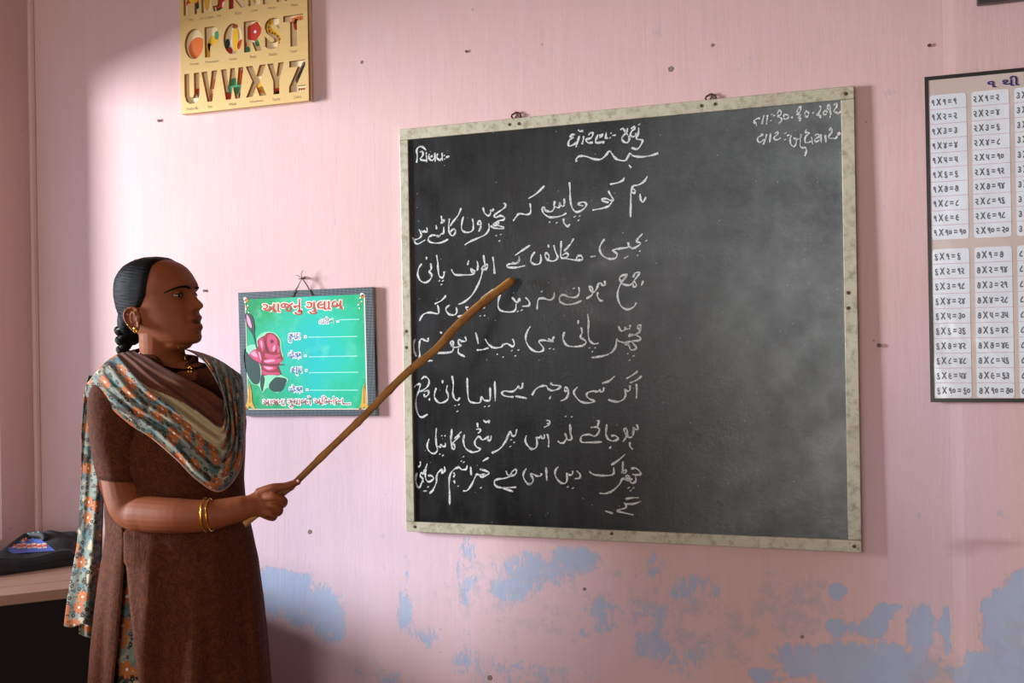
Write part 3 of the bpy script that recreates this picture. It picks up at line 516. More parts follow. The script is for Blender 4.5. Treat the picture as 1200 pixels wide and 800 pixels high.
rows=[ (('H',216,234),('I',237,249),('J',250,264),('K',269,291),('L',292,306),('M',309,331),('N',335,357)),
       (('O',216.5,238.5),('P',240,257),('Q',262,284),('R',286,307),('S',310.5,329),('T',332.5,356)),
       (('U',215.5,233),('V',235.5,254),('W',258.5,285),('X',287.5,311.5),('Y',313,332.5),('Z',338,357.5)),
       (('A',215,233),('B',236,251),('C',254,272),('D',275,292),('E',295,308),('F',311,323),('G',327,352))]
base=[(233,15.6),(229,69),(225,119.5),(235,-38)]; 
LH=.098
cut=MB(); letters={}
el=lambda: [(.5+.5*math.cos(t),.5+.5*math.sin(t)) for t in np.linspace(0,2*math.pi,28,endpoint=False)]
SHP={'O':el(),'Q':el(),'D':[(0,0),(.5,0),(.85,.15),(1,.5),(.85,.85),(.5,1),(0,1)],
 'P':[(0,0),(.38,0),(.38,.36),(.62,.37),(.88,.46),(1,.68),(.88,.92),(.62,1),(0,1)],
 'R':[(0,0),(.36,0),(.36,.32),(.44,.32),(.64,0),(1,0),(.76,.40),(.95,.55),(1,.74),(.88,.94),(.62,1),(0,1)],
 'B':[(0,0),(.6,0),(.95,.1),(1,.28),(.85,.5),(.95,.68),(.85,.92),(.6,1),(0,1)],
 'A':[(0,0),(.3,0),(.36,.18),(.64,.18),(.7,0),(1,0),(.65,1),(.35,1)],
 'U':[(0,1),(.34,1),(.34,.3),(.42,.2),(.55,.2),(.64,.3),(.64,1),(1,1),(1,.28),(.88,.08),(.65,0),(.35,0),(.12,.08),(0,.28)],
 'V':[(0,1),(.36,1),(.52,.42),(.66,1),(1,1),(.66,0),(.36,0)],
 'W':[(0,1),(.24,1),(.33,.45),(.42,1),(.62,1),(.70,.45),(.78,1),(1,1),(.82,0),(.62,0),(.52,.4),(.42,0),(.20,0)],
 'X':[(0,1),(.34,1),(.52,.66),(.68,1),(1,1),(.70,.5),(1,0),(.66,0),(.50,.32),(.32,0),(0,0),(.32,.5)],
 'Y':[(0,1),(.36,1),(.53,.6),(.66,1),(1,1),(.70,.42),(.70,0),(.34,0),(.34,.42)],
 'Z':[(.04,1),(1,1),(1,.82),(.45,.2),(1,.2),(1,0),(0,0),(0,.18),(.55,.8),(.04,.8)],
 'T':[(0,1),(1,1),(1,.8),(.68,.8),(.68,0),(.34,0),(.34,.8),(0,.8)]}
# row baselines in wall metres
def zz(px,py): return apl(px,py)[2]
rb=[zz(216,18.5),zz(226,69.5),zz(224,121.5),0]; rb[3]=rb[0]+(rb[0]-rb[2])/2
LH=zz(224,86)-zz(224,121.5)
for (row,zb) in zip(rows,rb):
    for ch,xa,xb in row:
        pxy=60; X0=apl(xa,pxy)[0]; X1=apl(xb,pxy)[0]
        if ch in SHP:
            L=SHP[ch]; k=len(L); letters[ch]=(X0,X1,zb,zb+LH)
            A_=[(X0+(X1-X0)*u,-aT+y_,zb+LH*v) for y_ in (-.02,.03) for u,v in L]
            cut.add(A_,[tuple(range(k)),tuple(range(2*k-1,k-1,-1))]+[(q,k+q,k+(q+1)%k,(q+1)%k) for q in range(k)]); continue
        c=bpy.data.curves.new('t','FONT'); c.body=ch; c.offset=.045; c.resolution_u=4; c.extrude=.5
        o=bpy.data.objects.new('t',c); COL.objects.link(o); bpy.context.view_layer.update()
        me=bpy.data.meshes.new_from_object(o.evaluated_get(bpy.context.evaluated_depsgraph_get()))
        V=np.array([v.co[:] for v in me.vertices]); F=[tuple(p.vertices) for p in me.polygons]
        bpy.data.objects.remove(o); bpy.data.meshes.remove(me)
        lo,hi=V.min(0),V.max(0); hh=LH
        W=np.stack([X0+(V[:,0]-lo[0])/(hi[0]-lo[0])*(X1-X0), -aT+.006-(V[:,2])*.04, zb+(V[:,1]-lo[1])/(hi[1]-lo[1])*hh],1)
        cut.add(W,F); letters[ch]=(X0,X1,zb,zb+hh)
co=cut.mk('cutter',PLYD); 
bm_=pan.modifiers.new('b','BOOLEAN'); bm_.object=co; bm_.solver='EXACT'; bm_.use_self=True; bm_.operation='DIFFERENCE'
bpy.context.view_layer.update()
me=bpy.data.meshes.new_from_object(pan.evaluated_get(bpy.context.evaluated_depsgraph_get())); pan.modifiers.clear()
print('ALPHA faces',len(me.polygons))
pan.data=me
me.materials.clear(); me.materials.append(PLY); me.materials.append(PLYD)
me.polygons.foreach_set('material_index',[0 if abs(p.normal.y)>.7 else 1 for p in me.polygons]); 
bpy.data.objects.remove(co)
# little pictures lying on the backing inside the letters, (letter, outline in letter box 0..1, ink)
def pic(ch,L,mat,e=0,name='picture_piece',sm=4):
    X0,X1,z0_,z1_=letters[ch]; y=-aT+.0097-.0006*e-.0004
    pts=crom(L,sm,True) if sm else L
    V=[(X0+(X1-X0)*p[0],y,z0_+(z1_-z0_)*p[1]) for p in pts]
    o=mk(name,V,[tuple(range(len(V)))],mat,AB); bm=bmesh.new(); bm.from_mesh(o.data); bmesh.ops.triangulate(bm,faces=bm.faces)
    if sum(f.normal.y*f.calc_area() for f in bm.faces)>0: bmesh.ops.reverse_faces(bm,faces=bm.faces)
    bm.to_mesh(o.data); bm.free()
def circ(cx,cy,rx,ry,n=12,j=0): return [(cx+rx*(1+j*math.cos(5*t))*math.cos(t),cy+ry*(1+j*math.cos(5*t))*math.sin(t)) for t in np.linspace(0,2*math.pi,n,endpoint=False)]
pic('O',circ(.58,.38,.46,.36),i_orange)
pic('P',circ(.5,.42,.42,.30),i_yellow); pic('P',circ(.15,.2,.25,.3),i_yellow,0); pic('P',circ(.82,.72,.26,.16,10,.1),i_green,1)
pic('Q',[(.5,.95),(.7,.8),(.75,.5),(1.1,.1),(.8,-.05),(.3,-.05),(.0,.2),(.35,.55),(.35,.8)],i_cream,0); pic('Q',circ(.55,.5,.17,.42),i_yellow,1); pic('Q',circ(.9,.28,.25,.2),i_red,1); pic('Q',circ(.2,.15,.18,.13),INK('crimson_ink','#b8352f'),1); pic('Q',circ(.12,.4,.13,.16),i_dk,1); pic('Q',circ(.55,.93,.14,.07),i_brown,2)
pic('R',circ(.5,.66,.42,.30,15,.12),i_red); pic('R',circ(.55,.66,.07,.05),i_white,2); pic('R',circ(.68,.3,.15,.12),i_green,1); pic('R',circ(.1,.1,.15,.12),i_green,0)
pic('S',[(.4,1),(.1,.85),(.1,.6),(.6,.45),(.75,.25),(.6,.0),(1.05,.05),(1.1,.3),(.95,.55),(.5,.7),(.45,.8)],i_yellow); 
for k,(a,b) in enumerate(((.2,.62),(.38,.55),(.55,.52),(.72,.43),(.85,.32),(.8,.2),(.15,.75),(.25,.88))): pic('S',circ(a,b,.05,.035),i_brown,1)
pic('T',circ(.72,.86,.42,.12,12,.1),i_orange); pic('T',circ(.55,.72,.12,.18),i_red,0); 
for k in range(4): pic('T',circ(.5+k*.14,.87,.02,.08),i_brown,1)
pic('U',[(.35,.45),(.9,.5),(1.05,.3),(.85,.05),(.7,.3)],i_red); pic('U',circ(.45,.4,.16,.1),i_yellow,1); pic('U',circ(.95,.27,.16,.2),i_teal,1)
pic('V',[(.5,.65),(.95,.75),(.85,.3),(.6,-.05),(.4,.0),(.35,.3)],INK('salmon_ink','#d99a6c')); pic('V',circ(.55,.15,.16,.14),INK('copper_ink','#b8683c'),1)
pic('W',circ(.5,.42,.28,.28),i_green,1); pic('W',circ(.9,.7,.2,.26),i_orange); pic('W',circ(.2,.12,.2,.16),i_red); pic('W',circ(.8,.12,.1,.12),i_black,1); pic('W',circ(.95,.88,.1,.08),i_red,1)
pic('X',[(.6,.5),(.95,1),(1,.9),(.75,.45),(.9,.1),(.6,.15),(.3,.1),(.35,.35)],i_gold); pic('X',circ(.5,.18,.22,.06),i_orange,1)
pic('Y',[(.45,.1),(.6,.1),(.95,.6),(.85,.85),(.6,.45)],i_yellow); pic('Y',circ(.5,.16,.25,.06),i_red,1); pic('Y',circ(.5,.07,.25,.05),i_black,1)
pic('Z',[(.75,.95),(.95,.9),(.6,.4),(.4,.3),(.3,.45),(.6,.75)],INK('zebra_grey_ink','#6b655c')); 
for k in range(5): pic('Z',circ(.5+k*.09,.5+k*.09,.03,.09),i_black,1)
for k in range(4): pic('Z',circ(.5+k*.14,.1,.045,.045),i_red if k%2 else i_brown,0)
pic('H',circ(.55,.45,.5,.18),i_red); pic('H',circ(.55,.6,.35,.2),i_yellow,1); pic('H',circ(.75,.3,.18,.1),i_dk,1)
pic('I',circ(.35,.6,.3,.5),i_gold); pic('J',circ(.55,.3,.5,.3),i_red); pic('J',circ(.5,.05,.35,.08),i_dk,1); pic('J',circ(.8,.2,.15,.12),i_cream,1)
pic('K',[(.0,0),(.25,0),(.3,.5),(.9,.1),(1,.2),(.5,.8),(0,1)],INK('deep_red_ink','#a52b22'),0); pic('L',circ(.35,.6,.2,.5),i_gold); pic('M',circ(.5,.35,.15,.5),i_red); pic('N',circ(.5,.6,.4,.3),i_brown)
pic('B',circ(.5,.4,.4,.3),i_teal); pic('C',circ(.5,.4,.4,.3),i_orange); pic('E',circ(.5,.4,.4,.3),i_yellow); pic('G',circ(.5,.4,.4,.3),i_green)
caps={'H':'Hen','I':'Ice Cream','J':'Jug','K':'Kite','L':'Lamp','M':'Mango','N':'Nest','O':'Orange','P':'Pineapple','Q':'Queen','R':'Rose','S':'Snake','T':'Tiger','U':'Umbrella','V':'Van','W':'Whale','X':'Xylophone','Y':'Yacht','Z':'Zebra'}
cm=MB()
for ch,wd in caps.items():
    X0,X1,z0_,z1_=letters[ch]; wv=.0052*len(wd); xc=(X0+X1)/2
    text_mesh(cm,wd,np.array([xc-wv/2,-aT,z0_-.0185]),np.array([wv,0,0]),np.array([0,0,.0085]),nrm_w,.0003)
mk('letter_captions',cm.v,cm.f,INK('caption_ink','#8a7355'),AB,kind='stuff')

# ------------------------------------------------------------------ multiplication chart
cT=.014
def chart_paper(name,c,rough):
    t=NT(name,rough,.5); P=t.coord(); n=t.noise(P,5,3,.5,.6)
    t.col(srgb(c)); t.bump(n,.5,.012); return t.m
LAM=chart_paper('laminated_chart_paper','#c9b7ac',.16); CELL=chart_paper('laminated_white_cell','#dcdfe2',.16)
cx0,cx1=hit(1088,280,cT)[0],hit(1088,280,cT)[0]+.505; cz1,cz0=hit(1087,91,cT)[2],hit(1094,470,cT)[2]
MC=empty('multiplication_chart',((cx0+cx1)/2,0,cz0),'laminated times-table chart edged in black tape','chart')
MB().box((cx0,-cT,cz0),(cx1,-.009,cz1)).mk('chart_sheet',LAM,MC)
BT=plain('black_binding_tape','#1f1b1a',.35,.5)
tw=.0075
for (a,b,c,d_) in ((cx0-.002,cx0+tw*.8,cz0-.002,cz1+.002),(cx1-tw,cx1+.002,cz0-.002,cz1+.002),(cx0+tw*.8,cx1-tw,cz1-tw*.9,cz1+.002),(cx0+tw*.8,cx1-tw,cz0-.002,cz0+tw*.9)):
    MB().box((a,-cT-.0012,c),(b,-.0085,d_)).mk('binding_tape',BT,MC,.0005)
cp=inplane(np.array([0,-cT,0.]),nrm_w)
colx=[(1091,1134),(1140,1184),(1189,1234)]
gx=[(cp(a,200)[0],cp(b,200)[0]) for a,b in colx]; cwid=gx[1][1]-gx[1][0]; pitch=gx[1][0]-gx[0][0]
gx=[(gx[0][0]+k*pitch,gx[0][0]+k*pitch+cwid) for k in range(5)]
zt=[(cp(1091,112)[2],cp(1096,281)[2]),(cp(1096,292)[2],cp(1098,466)[2])]
GD='૦૧૨૩૪૫૬૭૮૯'
def gnum(n): return ''.join(GD[int(c)] for c in str(n))
cellm,linem,txt,txt2=MB(),MB(),MB(),MB()
NRM=nrm_w
_v,_f=text_geo('X'); refh=None
geo_cache={}
for g,(zt1,zt0) in enumerate(zt):
    for k in range(5):
        n=k+1+5*g; X0,X1=gx[k]; rh=(zt1-zt0)/10
        # rounded white field
        r=.006; P=[]
        for (cx_,cz_,a0) in ((X1-r,zt1-r,0),(X0+r,zt1-r,90),(X0+r,zt0+r,180),(X1-r,zt0+r,270)):
            for t in range(0,91,30): P.append((cx_+r*math.cos(R(a0+t)),-cT-.0004,cz_+r*math.sin(R(a0+t))))
        mk('table_field',P,[tuple(range(len(P)))],CELL,MC)
        for i in range(1,10): linem.box((X0,-cT-.0008,zt1-i*rh-.0005),(X1,-cT-.0004,zt1-i*rh+.0005))
        for i in range(1,11):
            s='%s X %s = %s'%(gnum(n),gnum(i),gnum(n*i)); body=s
            V,F=text_geo(body,offset=.018,res=2)
            h=.0115*rh/.0345*1.32; sc_=h/.68; w_=V[:,0].max()-V[:,0].min(); sxx=sc_*.62 if w_*sc_*.62<cwid*.9 else cwid*.9/w_
            zb=zt1-i*rh+rh*.28
            W=np.stack([X0+.004+(V[:,0]-V[:,0].min())*sxx,np.full(len(V),-cT-.0009),zb+V[:,1]*sc_],1)
            txt.add(W,F)
mk('field_rules',linem.v,linem.f,INK('pale_red_ink','#c79a9c'),MC,kind='stuff')
mk('table_figures',txt.v,txt.f,plain('charcoal_print','#4a4f58',.3,.4),MC,kind='stuff')
th=MB(); A=cp(1157,103.5); text_mesh(th,'૧ થી ૧૦ ના ઘડિયા'.replace('ડિ','િડ'),A,np.array([.26,0,0]),np.array([0,0,.023]),NRM,.0009,.02)
mk('chart_title',th.v,th.f,INK('violet_ink','#3a2a6a'),MC,kind='stuff')

# ------------------------------------------------------------------ framed picture above the chart (only its lower edge shows)
px0=hit(1145,0,.03)[0]; pz=hit(1146,4.5,.03)[2]
FP=empty('picture_frame',(px0+.2,0,pz),'dark framed picture high above the chart at the top right edge','picture frame')
DW=plain('dark_frame_wood','#3b2f33',.35,.5)
for (a,b,c,d_) in ((0,.42,0,.022),(0,.42,.50,.522),(0,.022,.022,.50),(.398,.42,.022,.50)):
    MB().box((px0+a,-.032,pz+c),(px0+b,-.008,pz+d_)).mk('frame_side',DW,FP,.003)
MB().box((px0+.02,-.02,pz+.02),(px0+.40,-.009,pz+.502)).mk('picture_glass',plain('dusty_picture','#8b8790',.15,.5),FP)

# ------------------------------------------------------------------ nails and plaster scars on the wall
def wall_nail(px,py,r=.0035,h=.012,lab=None):
    h=h*.35
    p=hit(px,py,0); n=MB(); n.tube([p+np.array([0,.004,0]),p+np.array([0,-h,.001])],r*.5,8); disc=MB()
    o=n.mk('wall_nail',RUST,label=lab,cat='nail')
    dm=MB().tube([p+np.array([0,-h,.001]),p+np.array([0,-h-.002,.001])],r,10).mk('nail_head',RUST,o); return o
wall_nail(1030,405,.005,.012,'rusty nail in the wall between the chalkboard and the chart')
wall_nail(187,142,.0045,.010,'bent nail in the bright wall below the wooden alphabet board')
wall_nail(240,341,.004,.008,'small nail in the wall just in front of the woman’s face')
wall_nail(547,61,.0035,.006,'tiny dark nail high on the wall above the left half of the chalkboard')
wall_nail(1089,54,.004,.006,'small nail stub above the top left corner of the chart')
HOLE=plain('bare_plaster','#9d8a7c',.9,.1,var=.25,scale=120)
def scar(px,py,r,lab):
    p=hit(px,py,0); m=MB(); n=12; V=[p+np.array([0,-.0012,0])]
    for q,(rr,y) in enumerate(((.35,-.0006),(.7,-.0012),(1.0,.0004))):
        for k in range(n):
            t=6.2832*k/n; j=1+.10*math.sin(5*t+px)+.08*math.sin(2*t); V.append(p+np.array([r*rr*j*math.cos(t),y,r*rr*j*math.sin(t)]))
    F=[(0,1+k,1+(k+1)%n) for k in range(n)]
    for q in range(2): F+=[(1+q*n+k,1+(q+1)*n+k,1+(q+1)*n+(k+1)%n,1+q*n+(k+1)%n) for k in range(n)]
    m.add(V,F); m.mk('plaster_scar',HOLE,label=lab,cat='wall plug')
scar(786,81,.008,'round plaster plug above the middle of the chalkboard')
scar(835,53,.005,'smaller plaster plug up and right of the round one')
scar(363,623,.0075,'grey-green plug in the wall right of the woman’s hand')
scar(424,73,.005,'faint plaster plug right of the wooden alphabet board')
scar(685,690,.005,'small dark plug in the wall below the middle of the chalkboard')
scar(574,794,.008,'oblong grey plug at the bottom edge below the chalkboard')
scar(940,746,.005,'dark chip in the peeling paint at lower right')

# ------------------------------------------------------------------ desk and the black bag on it
def zat(px,py,z): # point on horizontal plane z
    d=ray(px,py); t=(z-CAM[2])/d[2]; return CAM+t*d
dz=.70
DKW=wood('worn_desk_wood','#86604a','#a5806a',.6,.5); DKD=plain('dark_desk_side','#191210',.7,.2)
DK=empty('teacher_desk',(XL+.75,-1.05,0),'worn brown wooden desk standing in the left corner','desk')
# the long front edge runs parallel to the left part of the picture
f0=zat(-60,713,dz); f1=zat(104,693,dz)
dirx=(f1-f0); dirx[2]=0; dirx/=np.linalg.norm(dirx); dn=np.array([-dirx[1],dirx[0],0])
dz=.69
f0=zat(0,698,dz); f1=zat(82,689,dz)
e_=(f1-f0); e_[2]=0; e_/=np.linalg.norm(e_); l_=np.array([-e_[1],e_[0],0])
A0=f0-e_*.14; A1=f1+e_*.13; WD=.43
DK.location=Vector(((A0+A1)/2+l_*WD/2)*np.array([1,1,0]))
def dbox(u0,u1,w0,w1,z0,z1,name,mat,bev=0,par=None):
    "u along the edge from A0, w away from the edge towards the left wall"
    P=lambda u,w,z: np.array([*(A0+e_*u+l_*w)[:2],z])
    c=[P(u0,w0,z0),P(u1,w0,z0),P(u1,w1,z0),P(u0,w1,z0)]; t=[P(u0,w0,z1),P(u1,w0,z1),P(u1,w1,z1),P(u0,w1,z1)]
    return MB().hexa(c+t).mk(name,mat,par or DK,bev)
LN=float(np.linalg.norm(A1-A0))
nb=4
for k in range(nb): dbox(0,LN,WD*k/nb+.0008,WD*(k+1)/nb-.0008,dz-.027,dz,'tabletop_board',DKW,.003)
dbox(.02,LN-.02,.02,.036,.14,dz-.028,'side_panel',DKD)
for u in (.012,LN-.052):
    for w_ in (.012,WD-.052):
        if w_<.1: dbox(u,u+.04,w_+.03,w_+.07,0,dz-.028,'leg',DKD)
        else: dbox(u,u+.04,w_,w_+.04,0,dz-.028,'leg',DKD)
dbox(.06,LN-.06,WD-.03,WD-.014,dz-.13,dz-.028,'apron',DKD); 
# bag: soft slab
BAGM=None
def bagmat():
    t=NT('black_canvas',.75,.25); P=t.coord(); t.col(t.mix(t.noise(P,30,4),srgb('#161516'),srgb('#2c2a29'))); t.bump(t.noise(P,18,4),.8,.006); return t.m
BAGM=bagmat()
c_fl=zat(-30,679,dz); c_fr=zat(93,661.5,dz); c_br=zat(97,632,dz+.045); c_bl=zat(-30,626,dz+.055)
c_br[1]=min(c_br[1],-.04); c_bl[1]=min(c_bl[1],-.10); c_bl[0]=max(c_bl[0],XL+.05); 
for q in (c_br,c_bl): q[2]=dz
BG=empty('canvas_bag',((c_fl+c_br)/2),'flat black canvas bag with a blue and red patch, lying on the wooden desk','bag')
nu,nv=28,20; V=[];F=[]
def bagp(u,v,top=True):
    p=(1-v)*((1-u)*c_fl+u*c_fr)+v*((1-u)*c_bl+u*c_br); r_=min(1,(min(u,1-u)*9)**.5,(v*12)**.5,((1-v)*9)**.5)
    h=(.030+.050*v+.005*math.sin(9*u+3*v)+.004*math.sin(17*u*v+1))*(.25+.75*r_)
    p=p.copy(); p[2]=dz+.0012+(h if top else 0); return p
for j in range(nv+1):
    for i in range(nu+1): V.append(bagp(i/nu,j/nv))
F=[(j*(nu+1)+i,j*(nu+1)+i+1,(j+1)*(nu+1)+i+1,(j+1)*(nu+1)+i) for j in range(nv) for i in range(nu)]
ring=[i for i in range(nu+1)]+[j*(nu+1)+nu for j in range(1,nv+1)]+[nv*(nu+1)+i for i in range(nu-1,-1,-1)]+[j*(nu+1) for j in range(nv-1,0,-1)]
b=len(V)
for i in ring: p=V[i].copy(); p[2]=dz+.001; V.append(p)
n=len(ring); F+=[(ring[k],b+k,b+(k+1)%n,ring[(k+1)%n]) for k in range(n)]; F.append(tuple(b+k for k in range(n)))
mk('bag_body',V,F,BAGM,BG,smooth=False)
# patch conforms to the bag top: project by uv of the bag
def onbag(px,py,lift=.001):
    best=None
    p=zat(px,py,dz+.045)
    M2=np.array([(c_fr-c_fl)[:2],(c_bl-c_fl)[:2]]).T; uv_=np.linalg.solve(M2,(p-c_fl)[:2]); u,v=np.clip(uv_,0.02,.97)
    for _ in range(12):
        q=bagp(u,v); d=zat(px,py,q[2])-q; duv=np.linalg.solve(M2,d[:2]); u,v=np.clip([u+duv[0]*.8,v+duv[1]*.8],0.01,.985)
    q=bagp(u,v); q[2]+=lift; return q
def bagpoly(name,L,mat,lift,par,sub=10):
    # fan grid so that it follows the surface
    L=[np.array(p,float) for p in L]; c=sum(L)/len(L); V=[onbag(*c,lift)]; F=[]; n=len(L)
    for q in range(1,sub+1):
        for p in L: V.append(onbag(*(c+(p-c)*q/sub),lift))
    F=[(0,1+k,1+(k+1)%n) for k in range(n)]
    for q in range(sub-1): F+=[(1+q*n+k,1+(q+1)*n+k,1+(q+1)*n+(k+1)%n,1+q*n+(k+1)%n) for k in range(n)]
    return mk(name,V,F,mat,par)
def dens(L,n=5):
    o=[]
    for i in range(len(L)):
        a,b_=np.array(L[i],float),np.array(L[(i+1)%len(L)],float); o+=[a+(b_-a)*k/n for k in range(n)]
    return o
pt=bagpoly('printed_patch',dens([(-4,630),(29.5,625.5),(48,632),(65,645.5),(15,649),(0,640)]),INK('patch_blue','#4a5a9a',.5),.0014,BG)
ir=INK('patch_red','#c2452f',.5); icr=INK('patch_cream','#d8b9a0',.5)
bagpoly('print_mark',dens([(9,636),(16,629.5),(14,626.8),(29,626.6),(30,630),(37,633.5),(28,635),(20,634),(12,638)],3),icr,.0019,pt,6)
bagpoly('print_mark',dens([(11,635.5),(17,630),(16,627.6),(28,627.2),(29,630.5),(35,633),(27,633.8),(19,633.2),(13,636.5)],3),ir,.0026,pt,6)
for k in range(7):
    x=16+k*6; y=640+(k%2)*.6
    bagpoly('print_mark',dens([(x-2.8,y-2.6-k*.05),(x+2.4,y-3),(x+3.2,y+2.2),(x-1.8,y+2.8)],3),icr,.0019,pt,4)
    bagpoly('print_mark',dens([(x-2.2,y-1.9),(x+.2,y-.6),(x+1.8,y-2.3),(x+2.5,y+1.6),(x+.3,y+.7),(x-1.2,y+2.2)],3),ir,.0026,pt,4)
h0,h1=onbag(34,622,.012),onbag(50,631,.010)
hd_=MB().tube(crom([h0+np.array([-.02,0,-.01]),h0,(h0+h1)/2+np.array([0,0,.006]),h1,h1+np.array([.02,-.01,-.012])],5),.009,8).mk('carry_handle',BAGM,BG,smooth=True)
for k in range(4):
    p=h0+(h1-h0)*(k+.5)/4; MB().ell(p+np.array([0,-.004,.011]),(.005,.004,.003),8,5).mk('stitch_mark',INK('teal_thread','#5b8f94'),hd_)
sp=MB()
for a in (.0,.5,1.): pass
MB().tube([onbag(x,y,.0015) for x,y in dens([(2,664),(40,656),(88,650)],6)[:12]],.0016,5).mk('seam',BAGM,BG)

# ================================================================== the teacher
Z0=2.60
Uh=np.array([math.cos(TH),math.sin(TH),0]); Vh=np.array([-math.sin(TH),math.cos(TH),0]); Kz=np.array([0,0,1.])
base=at(205,600,Z0+.02); base[2]=0
PW=empty('person',base,'woman in a brown kurta and flowered scarf pointing at the chalkboard with a stick','person')
def skinmat():
    t=NT('brown_skin',.62,.25); P=t.coord()
    c=t.mix(t.noise(P,14,4),srgb('#75391c'),srgb('#884925'))
    c=t.mix(t.math('MULTIPLY',t.attr('lip'),.75),c,srgb('#6d2f2a'))
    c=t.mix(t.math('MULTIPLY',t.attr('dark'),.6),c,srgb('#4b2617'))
    t.col(c); t.b.inputs['Subsurface Weight'].default_value=.06; t.b.inputs['Subsurface Radius'].default_value=(.6,.25,.12); t.b.inputs['Subsurface Scale'].default_value=.01
    t.bump(t.noise(P,220,3),.12,.0008); return t.m
SKIN=skinmat()
def hairmat():
    t=NT('black_hair',.55,.07); P=t.coord('Object',(1,1,1)); n=t.noise(t.coord('Object',(3,3,30)),6,5,.65)
    t.col(t.mix(n,srgb('#060505'),srgb('#15110e'))); t.bump(n,.6,.003); return t.m
HAIR=hairmat()
GOLD=NT('gold',.25,.5,1); GOLD.col(srgb('#d9a334')); GOLD=GOLD.m

# ---- head in centimetres: X = her right side (towards camera), Y = facing direction, Z up, origin at the ear opening
psi=R(18)
fwd=math.cos(psi)*Uh-math.sin(psi)*Vh; rgt=-math.sin(psi)*Uh-math.cos(psi)*Vh
EAR=at(118+255/6.154,290+510/6.154,Z0-.075)
HO=EAR-rgt*.070
def hw(x,y,z): return HO+(rgt*x+fwd*y+Kz*z)*.01
zs_=[14.7,14.45,13.9,13.2,12.3,11,9.5,8.3,6.8,5.5,4.2,3,1.5,0,-1.5,-3,-4.5,-5.5,-6.1,-6.5]
fr=[2.9,5.2,7.2,8.6,9.8,10.9,11.9,12.5,12.4,12.15,12.1,12.3,12.8,13.1,13.2,13.3,13.7,13.6,12.9,10.5]
bk=[2.9,.4,-1.6,-2.9,-4.2,-5.3,-6.2,-6.5,-6.6,-6.6,-6.4,-6.2,-5.7,-5.1,-4.0,-2.3,0.5,2.8,5,7]
wd_=[0,2.6,4.3,5.4,6.3,6.9,7.2,7.35,7.35,7.2,7.0,6.85,6.6,6.35,6.0,5.5,4.8,4.1,3.2,1.5]
tf=lambda a:(np.array(a)-2.16)/.951
zs_r=np.array(zs_[::-1]); frr=tf(fr)[::-1]; bkr=tf(bk)[::-1]; wdr=np.array(wd_)[::-1]
g=lambda x,s: math.exp(-(x/s)**2)
nz=[7.4,6.4,5.4,4.4,3.8,3.2,2.6,2.1,1.6,1.1]; na=[0,.5,1.15,1.95,2.6,3.05,2.9,2.0,.8,0]
def face_add(x,z,side):
    a=float(np.interp(z,nz[::-1],na[::-1])); s=.62+.5*max(0,min(1,(6-z)/3)); d=a*g(x,s)
    d+=.8*(g(abs(x)-1.45,.55)*g(z-2.35,.62))
    d-=.5*g(abs(x)-.75,.35)*g(z-1.45,.28)                         # nostrils
    d+=.28*g(z-7.7,.8)*g(abs(x)-2.9,2.3)                          # brow
    d-=1.05*g(abs(x)-2.9,1.35)*g(z-5.55,1.05)                     # sockets
    d+=.25*g(abs(x)-4.0,1.8)*g(z-3.4,1.5)                         # cheekbone
    d+=1.15*g(x,3.1)*g(z+1.1,2.6)                                 # muzzle
    d+=.62*g(x,1.9)*g(z-.25,.62)                                  # upper lip
    d+=.78*g(x,1.8)*g(z+2.45,.70)                                 # lower lip
    d-=1.35*g(x,1.75)*g(z+1.0,.40)                                # open mouth
    d-=.25*g(x,.35)*g(z-.95,.5)
    d-=.25*g(x,2)*g(z+3.6,.5)
    d+=.42*g(x,1.9)*g(z+4.9,1.0)                                  # chin
    d-=.35*g(abs(x)-2.7,.6)*g(z+.2,1.4)                            # smile line
    return d
def headgrid(nu=170,nv=150,off=0,fn=None):
    V=[];F=[]
    for j in range(nv+1):
        t=j/nv; z=14.69-(14.69+6.49)*(.5-.5*math.cos(math.pi*t)) if False else 14.69-(21.18)*t
        if j<8: z=14.69-(21.18)*(8/nv)*(j/8)**1.6
        f=float(np.interp(z,zs_r,frr)); b_=float(np.interp(z,zs_r,bkr)); w_=float(np.interp(z,zs_r,wdr)); yc=(f*.42+b_*.58)
        for i in range(nu):
            a=2*math.pi*i/nu; ca,sa=math.cos(a),math.sin(a)
            p=2.35 if ca>0 else 2.1
            k=(abs(ca)**p+abs(sa)**p)**(-1/p)
            y=yc+(f-yc if ca>0 else yc-b_)*ca*k; x=w_*sa*k
            if ca>.0: y+=face_add(x,z,1)*smoothstep(0.0,.45,ca)
            # jaw and temple shaping
            if z>5: x*=1-.06*g(z-6.5,2)*smoothstep(.3,.9,ca)
            P=np.array([x,y,z]); 
            if fn: P=fn(P,a,z)
            V.append(P)
    for j in range(nv): F+=[(j*nu+i,(j+1)*nu+i,(j+1)*nu+(i+1)%nu,j*nu+(i+1)%nu) for i in range(nu)]
    F.append(tuple(range(nu))[::-1]) ; F.append(tuple(nv*nu+i for i in range(nu)))
    return V,F
def smoothstep(a,b,x):
    t=max(0,min(1,(x-a)/(b-a))); return t*t*(3-2*t)
body=MB()
V,F=headgrid(); body.add([hw(*p) for p in V],[f[::-1] for f in F])
